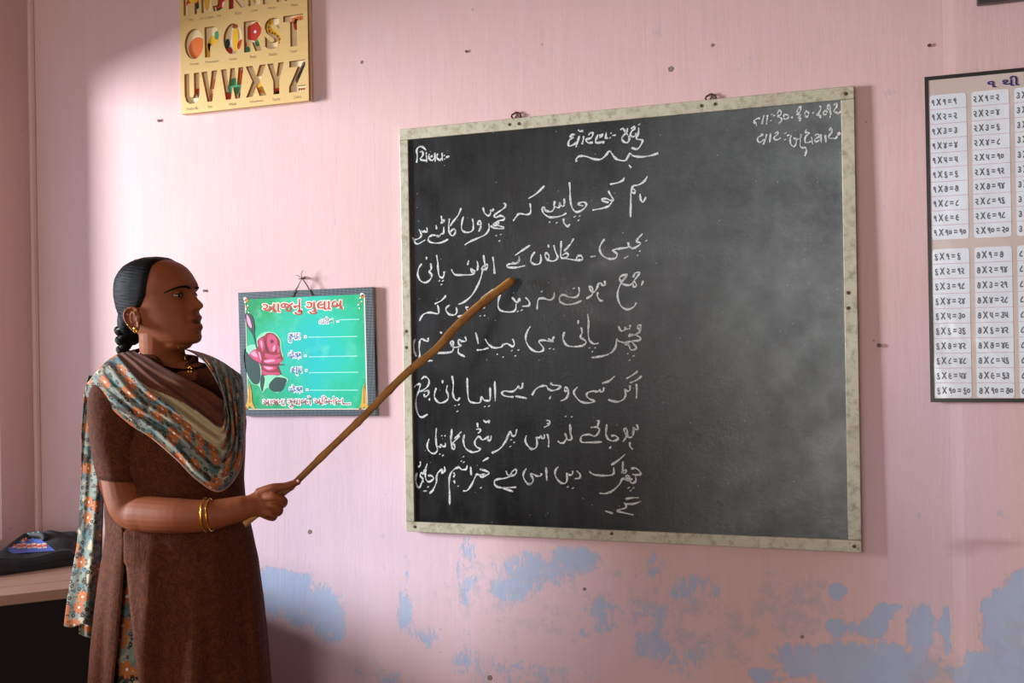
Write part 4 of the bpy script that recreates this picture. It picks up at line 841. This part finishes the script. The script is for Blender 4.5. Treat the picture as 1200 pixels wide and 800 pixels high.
# ears
for sx_ in (1,-1):
    ring=[(0.4,1.9),(-.5,2.55),(-1.5,2.2),(-2.05,1.1),(-1.9,-.3),(-1.3,-1.6),(-.6,-2.7),(.15,-2.9),(.45,-2.0),(.4,-1.1)]
    P=[hw(sx_*(7.25+.45*(-q[0]*.3+.3)),q[0]+.0,q[1]) for q in crom([(q_[0]*1.45+.25,q_[1]) for q_ in ring],4)]
    body.tube(P,[.0034]*len(P),8)
    body.tube([hw(sx_*(7.2+.2),q[0],q[1]) for q in crom([(.3,1.0),(-.6,1.5),(-1.2,.8),(-1.2,-.4),(-.6,-1.3)],4)],.0028,7)
    A=np.stack([rgt,fwd,Kz],1)
    body.ell(hw(sx_*6.95,-.8,0),(.0045,.021,.025),14,10,A); body.ell(hw(sx_*7.25,.05,-2.5),(.004,.006,.007),10,8,A); body.ell(hw(sx_*7.1,.45,-.2),(.004,.003,.006),8,6,A)
# neck
def P3(px,py,z): return at(px,py,z)
body.tube(crom([hw(0,1.4,2),hw(0,1.8,-3),P3(190,408,Z0+.005),P3(192,425,Z0+.015),P3(195,450,Z0+.02)],5),[.052]*8+[.053]*6+[.058]*3+[.066]*4,24)
body.ell(hw(0,6.0,-6.3),(.034,.040,.016),16,10,np.stack([rgt,fwd,Kz],1))
# trunk under the clothes, hips, legs and feet
KR=[(421,150,232,.050),(430,122,262,.062),(445,112,277,.080),(470,111,281,.105),(510,113,283,.122),(550,118,284,.126),(585,124,287,.120),(620,127,294,.124),(660,121,302,.138),(700,116,307,.150),(750,111,312,.160),(800,108,316,.168),(860,103,322,.18),(935,96,331,.19)]
def krow(py):
    ys=[k[0] for k in KR]; return tuple(float(np.interp(py,ys,[k[i] for k in KR])) for i in (1,2,3))
def ringpts(xl,xr,py,hd,n,Zc=Z0,ph=0,a0=0,a1=2*math.pi,closed=True,pyf=None):
    c=at((xl+xr)/2,py,Zc); a=(xr-xl)/2/FPX*Zc; o=[]
    for k in range(n):
        t=a0+(a1-a0)*k/(n if closed else n-1)
        o.append(c+Uh*a*math.cos(t)-Vh*hd*math.sin(t))
    return o
def loft(mb,rings,cap=True):
    n=len(rings[0]); V=[p for r_ in rings for p in r_]
    F=[(i*n+k,i*n+(k+1)%n,(i+1)*n+(k+1)%n,(i+1)*n+k) for i in range(len(rings)-1) for k in range(n)]
    if cap: F+=[tuple(range(n))[::-1],tuple((len(rings)-1)*n+k for k in range(n))]
    mb.add(V,F)
tr=[]
for py in (424,432,445,470,510,550,590,640,700,760):
    xl,xr,hd=krow(py); s=12 if py<600 else 28; tr.append(ringpts(xl+s,xr-s,py,hd-(.021 if py<600 else .05),32))
loft(body,tr)
for sg,px in ((-1,178),(1,240)):
    body.tube(crom([P3(px,740,Z0),P3(px+2,880,Z0-.01*sg),at(px,1000,Z0)*np.array([1,1,0])+np.array([0,0,.10])],5),[.070]*5+[.050]*5+[.038],14)
    f_=at(px,1000,Z0)*np.array([1,1,0]); body.tube([f_+np.array([0,0,.09]),f_+Uh*.01-Vh*.02*1+np.array([0,0,.04]),f_+Uh*.05-Vh*.10+np.array([0,0,.028]),f_+Uh*.08-Vh*.17+np.array([0,0,.018])],[.034,.036,.034,.018],12)
# right arm (towards the camera)
body.tube(crom([P3(148,455,Z0-.035),P3(139,500,Z0-.07),P3(142,560,Z0-.085),P3(153,597,Z0-.10),P3(175,602,Z0-.125),P3(205,604,Z0-.150),P3(240,604,Z0-.160),P3(268,599,Z0-.160),P3(290,594,Z0-.158)],5),
  [.050]*5+[.050,.049,.048,.047,.046]+[.045]*5+[.043,.042,.042,.043,.043]+[.0425]*2+[.042,.0415,.041]+[.0405,.040,.039,.038,.037]+[.036,.035,.034,.033,.032]+[.031,.0305,.030,.0295,.029]+[.028,.0265,.0245,.022,.019]+[.016],20)
# left arm hangs on the far side
body.tube(crom([P3(262,450,Z0+.04),P3(268,510,Z0+.07),P3(266,580,Z0+.09),P3(272,640,Z0+.05),P3(275,690,Z0+.02)],5),[.046]*5+[.042]*5+[.038]*5+[.03]*5+[.026],14)
body.ell(P3(276,706,Z0+.015),(.022,.035,.045),12,8)
# hand
ZH=Z0-.158
def finger(pts,r,n=10):
    q=crom([P3(a,b_,ZH+c) for a,b_,c in pts],5); m=len(q); rr=[r[0]+(r[1]-r[0])*i/(m-1) for i in range(m)]
    body.tube(q,rr,n); body.ell(q[-1],(rr[-1],)*3,10,8); body.ell(q[0],(rr[0],)*3,10,8)
A=np.stack([Uh*.95+Kz*.26,Vh,-Uh*.26+Kz*.95],1)
body.ell(P3(303,590.5,ZH+.003),(.042,.020,.030),20,14,A); body.ell(P3(292,595,ZH+.002),(.028,.020,.028),16,12,A); body.ell(P3(308,581,ZH+.008),(.022,.014,.017),14,10,A)
body.ell(P3(311,597,ZH+.004),(.022,.014,.020),14,10,A)
body.ell(P3(285,595,ZH+.002),(.034,.021,.027),16,12,A); body.ell(P3(314,576,ZH+.006),(.016,.010,.010),12,8,A)
finger([(304,577,.004),(319,571.5,-.004),(334,569.5,-.002),(349,564.5,.002)],(.0118,.0078))
finger([(310,583,-.004),(322,582,-.012),(332,586,-.004),(331,591,.020),(320,592,.034)],(.0105,.0085))
finger([(309,592,-.004),(320,592,-.012),(327.5,596.5,-.004),(325,601,.019),(314,599,.032)],(.0100,.0082))
finger([(307,600,-.002),(315,601,-.009),(321,604,-.003),(319,607,.016),(309,604,.028)],(.0088,.0070))
finger([(296,600,.020),(306,591,.034),(321,579,.040),(339,570,.036)],(.0125,.0090))
body.ell(P3(286,595,Z0-.161),(.050,.022,.0265),20,14,A)
bo=body.mk('body',SKIN,PW,smooth=True)
rm=bo.modifiers.new('r','REMESH'); rm.mode='VOXEL'; rm.voxel_size=.0023; rm.use_smooth_shade=True
sm_=bo.modifiers.new('s','SMOOTH'); sm_.factor=.5; sm_.iterations=4
bpy.context.view_layer.update()
me=bpy.data.meshes.new_from_object(bo.evaluated_get(bpy.context.evaluated_depsgraph_get())); bo.modifiers.clear(); bo.data=me
me.polygons.foreach_set('use_smooth',[True]*len(me.polygons))
print('BODY',len(me.vertices))
vg=bo.vertex_groups.new(name='joint')
co_=np.empty(len(me.vertices)*3); me.vertices.foreach_get('co',co_); cw_=co_.reshape(-1,3)+base
for c_,r_ in ((P3(289,595,ZH),.040),(P3(150,598,Z0-.09),.06),(hw(0,4.5,-7.2),.045)):
    d_=np.linalg.norm(cw_-c_,axis=1); 
    for lv in (1.,.6,.3):
        ids=np.where(d_<r_*(1.3-.3*lv))[0]; vg.add([int(q) for q in ids],lv,'REPLACE' if lv<1 else 'ADD') if lv==1. else None
s2=bo.modifiers.new('s','SMOOTH'); s2.factor=.5; s2.iterations=45; s2.vertex_group='joint'
co_=np.empty(len(me.vertices)*3); me.vertices.foreach_get('co',co_); co_=co_.reshape(-1,3)+base-HO
hx,hy,hz=co_@rgt*100,co_@fwd*100,co_@Kz*100
lip=np.exp(-(hx/1.75)**4)*(hy>9)*np.clip(np.exp(-((hz-.25)/.55)**2)+np.exp(-((hz+2.35)/.62)**2),0,1)
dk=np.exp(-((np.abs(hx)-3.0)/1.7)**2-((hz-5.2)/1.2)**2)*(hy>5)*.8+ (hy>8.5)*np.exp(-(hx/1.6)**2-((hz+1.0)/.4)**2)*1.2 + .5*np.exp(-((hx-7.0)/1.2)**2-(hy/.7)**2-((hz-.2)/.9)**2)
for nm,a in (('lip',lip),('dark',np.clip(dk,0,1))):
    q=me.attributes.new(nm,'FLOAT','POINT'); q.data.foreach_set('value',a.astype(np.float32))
# eyes, brows, teeth
EYEW=plain('eye_white','#a2968c',.25,.5,var=.02); IRIS=plain('dark_iris','#120a07',.1,.6)
Ah=np.stack([rgt,fwd,Kz],1)
for s_ in (1,-1):
    ec=np.array([s_*3.05,8.5,5.3])
    ey=MB().ell(hw(*ec),(.0118,.0118,.0118),20,14,Ah).mk('eye',EYEW,PW,smooth=True)
    MB().ell(hw(*(ec+np.array([.22,.58,.0]))),(.0062,.0064,.0062),16,10,Ah).mk('iris',IRIS,ey,smooth=True)
    # lids as open shells around the eyeball
    for up in (1,-1):
        V=[];F=[];nu,nv=18,7
        for j in range(nv+1):
            for i in range(nu+1):
                lo_=R(-78+156*i/nu); open_=(R(27) if up>0 else R(-19))*math.cos(lo_*1.05); el=open_+(R(85*up)-open_)*j/nv
                r_=1.30-.02*(j==0); d=np.array([math.sin(lo_)*math.cos(el),math.cos(lo_)*math.cos(el),math.sin(el)])*r_
                V.append(hw(*(ec+d)))
        F=[(j*(nu+1)+i,j*(nu+1)+i+1,(j+1)*(nu+1)+i+1,(j+1)*(nu+1)+i) for j in range(nv) for i in range(nu)]
        o=mk('eyelid',V,F,SKIN,PW,smooth=True); so=o.modifiers.new('s','SOLIDIFY'); so.thickness=.0009
        P=[hw(*(ec+1.34*np.array([math.sin(R(-70+140*k/12))*math.cos(R(17*up)*math.cos(R(-70+140*k/12))),math.cos(R(-70+140*k/12))*math.cos(R(17*up)),math.sin(R(17*up)*math.cos(R(-70+140*k/12)))]))) for k in range(13)]
        MB().tube(P,.0010 if up>0 else .0004,6).mk('eyelashes',HAIR,ey)
    # brow follows the brow ridge
    bvh=None
from mathutils.bvhtree import BVHTree
bvh=BVHTree.FromPolygons([tuple(v.co) for v in me.vertices],[tuple(p.vertices) for p in me.polygons])
def onface(x,z,lift=.0008,y0=18):
    o=Vector(hw(x,y0,z)-base); d=Vector(-fwd); h=bvh.ray_cast(o,d)
    return np.array(h[0])+base-(-fwd)*lift if h[0] else hw(x,9,z)
for s_ in (1,-1):
    P=[];rr=[]
    for k in range(12):
        t=k/11; x=s_*(1.1+4.6*t); z=7.05+.75*math.sin(t*2.4)-1.75*t*t
        P.append(onface(x,z,.0010)); rr.append(.0050*(1-.65*t)*(.6+.4*min(1,t*5)))
    V=[];F=[]
    MB().tube(P,[r_ *.75 for r_ in rr],8).mk('eyebrow',HAIR,PW,smooth=True)
TEETH=plain('teeth','#d8cfc2',.3,.5,var=.03)
tm=MB()
for k in range(-4,5):
    x=k*.62; y=10.3-.10*k*k*.62; tm.ell(hw(x,y+.75,-.72),(.0034,.0026,.0048),8,6,Ah)
tm.mk('teeth',TEETH,PW,smooth=True,kind='stuff')
mo=MB().ell(hw(0,9.5,-1.0),(.022,.014,.006),14,8,Ah).mk('mouth_inside',plain('mouth_dark','#2a0f0c',.6),PW,smooth=True)
MB().ell(P3(349.3,563.4,ZH-.0066+.002),(.0042,.0018,.0036),10,6).mk('fingernail',plain('pale_nail','#d99a86',.3,.5),PW,smooth=True)
# hair
yh_z=[-7,-4,-1.0,0.6,1.6,3,5.4,8,9.5,12,13.3,13.9,14.7]; yh_y=[-6,-5.2,-3.0,-1.4,.9,2.2,3.6,4.1,4.3,4.6,4.9,5.2,5.6]
def hairfn(P,a,z):
    x,y,zz_=P; yh=float(np.interp(zz_,yh_z,yh_y)); m=smoothstep(-.9,2.6,yh-y); c=np.array([0,-.5,5.]); d=P-c; d/=np.linalg.norm(d)
    low=smoothstep(2,-3,zz_)*.25
    back=smoothstep(-2,-8,y)*.25
    st=.02*math.sin(zz_*9+y*1.5)*m
    return P+d*(-.40+(.40+.40+back+low)*m+st)
V,F=headgrid(170,130,fn=hairfn)
keep=[k for k,f in enumerate(F) if len(f)==4]
hm=MB().add([hw(*p) for p in V],[F[k][::-1] for k in keep])
ha=hm.mk('hair',HAIR,PW,smooth=True)
# gathered hair low at the nape
gm=MB().ell(hw(0,-6.0,-.6),(.046,.034,.052),18,14,Ah); gm.ell(hw(.3,-6.4,-3.2),(.030,.023,.032),16,10,Ah); gm.mk('gathered_hair',HAIR,ha,smooth=True)
bt=MB(); q0=at(119+152/6.154,289+590/6.154,Z0-.01)
MB().tube([q0+Uh*.016*math.cos(t)-Vh*.014*math.sin(t)+Kz*.003*math.sin(2*t) for t in np.linspace(0,6.283,14)],.003,6).mk('hair_band',plain('grey_band','#8c948c',.5),ha,smooth=True)
bl=MB()
for k in range(16):
    c=q0+Kz*(-.008-.0115*k)+Vh*.004*k*.5; sg=1 if k%2 else -1; w_=.0125*(1-.02*k)
    ang=R(35)*sg; Ab=np.stack([Uh*math.cos(ang)+Kz*math.sin(ang),Vh,-Uh*math.sin(ang)+Kz*math.cos(ang)],1)
    bl.ell(c+Uh*.0042*sg,(w_*1.45,.016,.0125),14,9,Ab)
bl.mk('braid',HAIR,ha,smooth=True)
# jewellery
def torus(c,ax,r,tr_,n=40,sq=(1,1)):
    ax=ax/np.linalg.norm(ax); a=np.cross(ax,[0,1,0.1]); a/=np.linalg.norm(a); b_=np.cross(ax,a); P=[c+a*r*sq[0]*math.cos(t)+b_*r*sq[1]*math.sin(t) for t in np.linspace(0,2*math.pi,n)]
    return P
for px,ti in ((240.5,-.10),(246.5,.06)):
    c=P3(px,603.0,Z0-.160); ax=Uh+Kz*(.06+ti*.3)+Vh*.03
    MB().tube(torus(c,ax,.0385-(px-240)*.0002,0),.0024,8).mk('bangle',GOLD,PW,smooth=True)
MB().ell(P3(287,611,ZH),(.006,.004,.005),10,6)
er=MB().ell(hw(7.85,.25,-2.45),(.0035,.004,.005),10,8,Ah); er.tube(torus(hw(7.85,.4,-3.0),rgt,.0042,0,16),.0012,6); er.mk('earring',GOLD,PW,smooth=True)
MB().tube(torus(hw(7.7,-1.6,-1.5),fwd,.0035,0,14),.0010,6).mk('earring',GOLD,PW,smooth=True)
def onbody(px,py,lift=.001):
    d=Vector(ray(px,py)).normalized(); h=bvh.ray_cast(Vector(CAM-base),d)
    return np.array(h[0])+base-np.array(d)*lift if h[0] else None
P=[onbody(a,b_,.0015) for a,b_ in crom([(209,407),(214,414),(218,422),(221,429)],4)]; P=[p for p in P if p is not None]
if len(P)>2:
    MB().tube(P,.0011,6).mk('necklace',GOLD,PW,smooth=True)
    pe=onbody(222,432,.003)
    if pe is not None:
        pm=MB().ell(pe+Kz*.004,(.005,.002,.004),8,6)
        for k in range(4): pm.ell(pe+Uh*.005*math.cos(k*1.57+.7)+Kz*.006*math.sin(k*1.57+.7)-Kz*.003,(.0042,.002,.0042),8,6)
        pm.mk('pendant',GOLD,PW,smooth=True)
# ---- clothes
def kurtamat():
    t=NT('brown_printed_cotton',.85,.15); P=t.coord()
    n=t.noise(P,34,4,.6,2.2); c=t.mix(t.ramp(n,[(.44,0.),(.5,1.),(.56,0.)]),srgb('#43200f'),srgb('#613117'))
    c=t.mix(t.math('MULTIPLY',t.noise(P,8,3),.5),c,srgb('#401c0c')); t.col(c); t.bump(t.math('ADD',t.noise(P,90,4,.7),t.math('MULTIPLY',t.noise(t.coord('Object',(14,14,5)),1,4,.6,1.),6)),.45,.0016)
    t.b.inputs['Sheen Roughness'].default_value=.5; return t.m
KM=kurtamat()
def floral(name='flowered_cotton',zones=False):
    t=NT(name,.8,.15); n=t.n('UVMap'); uv=n.outputs[0]
    base_=t.mix(t.ramp(t.noise(uv,22,3),[(.42,0.),(.5,1.)]),srgb('#435d5c'),srgb('#74776a'))
    base_=t.mix(t.ramp(t.noise(uv,15,4,.6),[(.55,0.),(.60,1.)]),base_,srgb('#3a251c'))
    base_=t.mix(t.ramp(t.noise(t.vmath('ADD',uv,(3.1,7.7,0)),18,3),[(.58,0.),(.63,1.)]),base_,srgb('#a59a7e'))
    def daisies(sc,off,petals,colr,cen,rr,thr):
        w_=t.n('TexVoronoi',feature='F1',voronoi_dimensions='2D'); s=t.vmath('ADD',uv,off); t.set(w_.inputs['Vector'],s); w_.inputs['Scale'].default_value=sc; w_.inputs['Randomness'].default_value=.75
        d=w_.outputs['Distance']; pos=w_.outputs['Position']; rel=t.vmath('SUBTRACT',s,pos)
        sx=t.n('SeparateXYZ'); t.set(sx.inputs[0],rel); an=t.math('ARCTAN2',sx.outputs[1],sx.outputs[0])
        pet=t.math('ABSOLUTE',t.math('COSINE',t.math('MULTIPLY',an,petals/2)))
        rad=t.math('MULTIPLY_ADD',pet,rr*.35,rr*.65)
        m=t.math('LESS_THAN',d,rad)
        rn=t.n('SeparateXYZ'); t.set(rn.inputs[0],w_.outputs['Color']); m=t.math('MULTIPLY',m,t.math('GREATER_THAN',rn.outputs[0],thr))
        c2=t.mix(t.ramp(t.math('MULTIPLY',d,1/rr),[(.0,1.),(.15,1.),(.17,0.)],'CONSTANT'),colr,cen)
        # dark rays between petals
        return m,c2
    c=base_
    m,c2=daisies(34,(5.3,1.1,0),8,srgb('#2b1c18'),srgb('#c9b89a'),.26,.25); c=t.mix(m,c,c2)
    m,c2=daisies(48,(2.2,9.1,0),12,srgb('#1f1714'),srgb('#d0c4ac'),.22,.45); c=t.mix(m,c,c2)
    m,c2=daisies(19,(0,0,0),9,t.mix(t.noise(uv,90,3),srgb('#8f4821'),srgb('#b46a38')),srgb('#c4c2ba'),.42,.3); c=t.mix(m,c,c2)
    if zones:
        P=t.coord(); nn=t.noise(P,34,4,.6,2.2)
        br=t.mix(nn,srgb('#472213'),srgb('#693a22')); be=t.mix(nn,srgb('#9a8764'),srgb('#b5a27e'))
        c=t.mix(t.attr('beige'),br,be) if False else t.mix(t.attr('flor'),t.mix(t.attr('beige'),br,be),c)
        c=t.mix(t.attr('hem'),c,srgb('#b98a78'))
    t.col(c); t.bump(t.noise(t.coord(),120,3),.3,.001)
    t.b.inputs['Sheen Weight'].default_value=.1; return t.m
FLO=floral(); DUP=floral('scarf_cotton',True)
def solid(o,th=.0018,off=1): s=o.modifiers.new('s','SOLIDIFY'); s.thickness=th; s.offset=off; return o
# kurta: one lofted cloth with a side slit from py 648 downward
n=120; V=[];F=[];UVk=[]
pys=list(np.linspace(412,470,14))+list(np.linspace(476,935,90))
rows_=[]
for j,py in enumerate(pys):
    xl,xr,hd=krow(max(py,421)); 
    # slit edges at this row
    if py>648:
        s0=np.interp(py,[648,800,935],[145,131,116]); s1=np.interp(py,[648,700,760,800,935],[146,152,160,166,176])
    else: s0=s1=145.
    cx=(xl+xr)/2; a_=(xr-xl)/2
    def solve(sx_):
        c0=at(cx,py,Z0); lo,hi=R(45),R(180)
        for _ in range(30):
            t=(lo+hi)/2; q=c0+Uh*a_/FPX*Z0*math.cos(t)-Vh*hd*math.sin(t)-CAM; x=600+FPX*(q@cR)/(q@cF)
            if x>sx_: lo=t
            else: hi=t
        return (lo+hi)/2
    tA=solve(s1); tB=solve(s0)   # front side angles (t>0 is camera side)
    for k in range(n+1):
        t=tA-(2*math.pi-(tB-tA))*k/n   # from right slit edge, round the front and back to the left edge
        rr=1.0
        fold=0
        if py>560:
            am=.0085*smoothstep(560,800,py); fold=am*(math.sin(t*7+.6*math.sin(py*.012))+.7*math.sin(t*13+py*.006)+.4*math.sin(t*23))
        else: fold=.0035*math.sin(t*5+py*.03)+.003*math.sin((py*.05)+t*9)
        dg=math.exp(-((py-560)/70)**2); fold+=dg*.005*(math.sin((py*.11)+t*6.5)+.6*math.sin(py*.21-t*4+1))
        fold+=.004*smoothstep(600,760,py)*math.sin(t*9-py*.02)
        q=py
        if py<470:
            fr_=math.exp(-((t-R(62))/.40)**2)+math.exp(-((t+2*math.pi-R(62))/.40)**2)
            q=py+max(0,(455-py))*.62*fr_ + max(0,(430-py))*.35*abs(math.cos(t))
        c=at(cx,q,Z0); aa=a_/FPX*Z0+fold*.3; hh=hd+fold
        if 648<py and (k<6 or k>n-6): 
            e0=min(k,n-k)/6; hh-=.006*(1-e0)*(1 if k<6 else 1)
        V.append(c+Uh*aa*math.cos(t)-Vh*hh*math.sin(t)); UVk.append((t*.15,py*.002))
for j in range(len(pys)-1):
    for k in range(n):
        F.append((j*(n+1)+k,j*(n+1)+k+1,(j+1)*(n+1)+k+1,(j+1)*(n+1)+k))
ku=mk('kurta',V,F,KM,PW,smooth=True); solid(ku,.0015,1)
# printed trousers seen through the slit
V=[];rows2=[]
for py in list(np.linspace(600,900,60)):
    xl,xr,hd=krow(py); o=[]
    c=at((xl+xr)/2,py,Z0)
    for k in range(120):
        t=2*math.pi*k/120; f_=.006*math.sin(t*26)+.004*math.sin(t*11+py*.02)
        o.append(c+Uh*((xr-xl)/2/FPX*Z0-.030+f_*.5)*math.cos(t)-Vh*(hd-.032+f_)*math.sin(t))
    rows2.append(o)
sv=MB(); loft(sv,rows2,False); uvs=[(k/120*1.0,i*.0105) for i in range(60) for k in range(120)]
mk('printed_trousers',sv.v,sv.f,FLO,PW,smooth=True,uv=uvs)
for sg,px in ((-1,170),(1,245)):
    lm=[]; 
    for i,(py,r_) in enumerate(((880,.10),(930,.098),(985,.07),(1015,.055))): lm.append(ringpts(px-r_*480,px+r_*480,py,r_,40))
    q=MB(); loft(q,lm,False); mk('trouser_leg',q.v,q.f,FLO,PW,smooth=True,uv=[(k/40*.5,i*.12) for i in range(4) for k in range(40)])
# sleeve
sl=[]
for (py,xl,xr,hd,zc) in ((446,118,158,.042,-.035),(455,109,163,.052,-.05),(470,104,167,.057,-.062),(490,103,168,.058,-.07),(515,106,168,.058,-.076),(540,111,168,.057,-.082),(556,115.5,168,.056,-.086),(560,117,167.5,.0555,-.087)):
    c=at((xl+xr)/2,py,Z0+zc); o=[]
    for k in range(48):
        t=2*math.pi*k/48; f_=.002*math.sin(t*4+py*.05); o.append(c+Uh*((xr-xl)/2/FPX*(Z0+zc)+f_)*math.cos(t)-Vh*(hd+f_)*math.sin(t)+Kz*(-.004*math.cos(t)) )
    sl.append(o)
sm2=MB(); loft(sm2,sl,False); so=mk('sleeve',sm2.v,sm2.f,KM,PW,smooth=True); solid(so,.0025,-1)
sb=MB(); sb.tube(sl[-1]+[sl[-1][0]],.0016,6); sb.mk('sleeve_hem',KM,so,smooth=True)
# far sleeve
sl=[]
for (py,xl,xr,hd,zc) in ((446,235,272,.05,.03),(470,240,279,.055,.05),(520,243,281,.055,.07),(560,244,281,.052,.08)): sl.append(ringpts(xl,xr,py,hd,32,Z0+zc))
sm2=MB(); loft(sm2,sl,False); so=mk('sleeve',sm2.v,sm2.f,KM,PW,smooth=True); solid(so,.002,-1)
# scarf across the chest
Ipt=[(176,404,.06),(158,411,.02),(172,418,0),(190,429,0),(208,439,0),(228,449,0),(248,459,0),(262,468,0),(258,447,0),(240,424,0),(222,411,.02),(214,408,.07)]
Opt=[(101,470,.10),(102,450,.03),(120,469,0),(152,497,0),(178,514,0),(206,538,0),(230,562,0),(258,576,0),(282,548,0),(286.5,490,0),(284,443,.02),(276,440,.09)]
def frontZ(x,y):
    e1=math.sqrt(max(0,1-min(1,abs((x-193)/94.))**2.4)); r_=smoothstep(404,452,y)
    return Z0-.020-(.118*e1+.0)*r_*(1+.12*smoothstep(470,560,y))
ns,nw=150,90; V=[];UV=[];fl=[];be=[];he=[]
Ic=crom(Ipt,14); Oc=crom(Opt,14); m_=len(Ic)
ksec=[(.13,1.0,.05),(.27,1.2,.04),(.43,1.6,.055),(.60,1.3,.05),(.74,1.1,.04),(.88,1.0,.035)]
for i in range(ns+1):
    f_=i/ns*(m_-1); a=int(min(f_,m_-2)); tt=f_-a; I=Ic[a]*(1-tt)+Ic[a+1]*tt; O=Oc[a]*(1-tt)+Oc[a+1]*tt
    s=i/ns*11
    for j in range(nw+1):
        w_=j/nw; p=I*(1-w_)+O*w_
        bow=11*math.exp(-((s-1)/1.2)**2)+6*math.exp(-((s-10)/.9)**2)
        x=p[0]; y=p[1]-bow*math.sin(math.pi*w_)+ 5*math.sin(math.pi*w_)*math.exp(-((s-7)/1.6)**2)
        z=frontZ(x,y)+p[2]
        fo=0
        for (cw,am,wd2) in ksec:
            c2=cw+.03*math.sin(s*.9+cw*9); fo+=am*math.exp(-((w_-c2)/wd2)**2)
        taper=.55+.45*math.sin(math.pi*min(1,max(0,(s-1)/9)))
        z-=.0125*fo*taper*1.15+.002*math.sin(s*3+w_*14)
        # the brown inner roll stands proud
        z-=.012*math.exp(-((w_-.02)/.05)**2)*math.sin(math.pi*min(1,max(0,(s)/9)))
        V.append(at(x,y,z)); UV.append((s*.075,w_*.34))
        wf_=.46+.03*math.sin(s*1.3); flo=1. if (w_>wf_-.16*max(0,(3.5-s))/3.5 and s<7.2) or s>=7.2 else 0.
        fl.append(flo); be.append(1. if (w_>wf_-.045-.16*smoothstep(2.5,6,s) ) else 0.); he.append(1. if w_>.985 and s>4 else 0.)
F=[(i*(nw+1)+j,(i+1)*(nw+1)+j,(i+1)*(nw+1)+j+1,i*(nw+1)+j+1) for i in range(ns) for j in range(nw)]
du=mk('scarf',V,F,DUP,PW,smooth=True,uv=UV)
for nm,a in (('flor',fl),('beige',be),('hem',he)):
    q=du.data.attributes.new(nm,'FLOAT','POINT'); q.data.foreach_set('value',np.array(a,np.float32))
solid(du,.0016,0)
# hanging end of the scarf behind her right arm
ly=[440,460,500,560,600,640,700,733]; lx=[104,99,95.5,95,93,90,79,75]; rx=[130,128,125,123,121,119.5,119,118]
V=[];UV=[]; na_,nb_=30,100
for j in range(nb_+1):
    py=440+293*j/nb_; a=np.interp(py,ly,lx); b_=np.interp(py,ly,rx)
    for i in range(na_+1):
        t=i/na_; x=a+(b_-a)*t; y=py+ (2.0*math.sin(t*9) if j==nb_ else 0)
        z=Z0+.01+.02*smoothstep(440,470,py)-.016*math.sin(t*math.pi*2.3+py*.006)-.012*math.sin(t*math.pi)*smoothstep(500,700,py)-.01*math.sin(t*11+py*.01)
        V.append(at(x,y,z)); UV.append((t*.115+.3,py*.0029))
F=[(j*(na_+1)+i,j*(na_+1)+i+1,(j+1)*(na_+1)+i+1,(j+1)*(na_+1)+i) for j in range(nb_) for i in range(na_)]
solid(mk('scarf_end',V,F,FLO,du,smooth=True,uv=UV),.0014,0)
V=[];UV=[]
for j in range(21):
    py=690+ (752-690)*j/20
    for i in range(17):
        t=i/16; x=(93+ (t*25)); y=py+(-9*(1-t) if j>10 else 0)*((j-10)/10 if j>10 else 0); V.append(at(x,y,Z0+.05+.006*math.sin(t*12))); UV.append((t*.08,py*.0021))
F=[(j*17+i,j*17+i+1,(j+1)*17+i+1,(j+1)*17+i) for j in range(20) for i in range(16)]
solid(mk('scarf_end',V,F,FLO,du,smooth=True,uv=UV),.0014,0)
# back of the scarf: closes the drape over the shoulders
V=[];UV=[]
for i in range(41):
    t=i/40; x=112+ (272-112)*t
    for j in range(21):
        v=j/20; ytop=411+34*abs(t-.42)**1.6*1.4+ (10*(t<.1)) ; y=ytop+5+ v*95; z=Z0+.03+.085*math.sin(math.pi*min(1,v*1.6)/2)*math.sin(math.pi*(.08+.84*t))
        V.append(at(x+ (0 if v<.2 else 3*math.sin(v*7)),y,z)); UV.append((t*.5,v*.3))
F=[(i*21+j,(i+1)*21+j,(i+1)*21+j+1,i*21+j+1) for i in range(40) for j in range(20)]
bk_=solid(mk('scarf_back',V,F,DUP,du,smooth=True,uv=UV),.0014,0)
q=bk_.data.attributes.new('flor','FLOAT','POINT'); q.data.foreach_set('value',np.array([0.]*len(V),np.float32))

# ------------------------------------------------------------------ the pointer
def hitZ(px,py,n):
    p=hit(px,py,n); return float((p-CAM)@cF)
Zt=hitZ(600,328,.040); Zb=ZH+.020
sp_=[(286,614.5),(310,595.5),(330,579),(347,564.5),(375,537),(402,511),(428,486),(456,457),(480,434),(511,409),(536,381),(564,356),(601,328)]
inv=lambda x: 1/((1/(Zb))+(1/Zt-1/Zb)*(x-320)/(601-320))
P=[at(x,y,inv(x)) for x,y in sp_]; P=crom(P,6); rr=[]
for i,p in enumerate(P):
    t=i/(len(P)-1); r_=.0072+.0040*t**1.3
    for kx in (.22,.34,.47,.585,.70,.80,.93): r_+=.0016*math.exp(-((t-kx)/.009)**2)
    rr.append(r_)
t_=NT('peeled_branch',.6,.3); Pp=t_.coord('Object'); nn=t_.noise(t_.coord('Object',(1,1,1)),38,5,.6); 
c=t_.mix(nn,srgb('#8a5a2c'),srgb('#c8924e')); c=t_.mix(t_.ramp(t_.noise(Pp,15,4),[(.5,0.),(.7,.6)]),c,srgb('#5f3a1c')); t_.col(c); t_.bump(nn,.5,.003)
STK=MB().tube(P,rr,14).mk('pointer_stick',t_.m,smooth=True,label='long knotted wooden stick in the woman’s hand, its tip at the chalkboard',cat='stick')
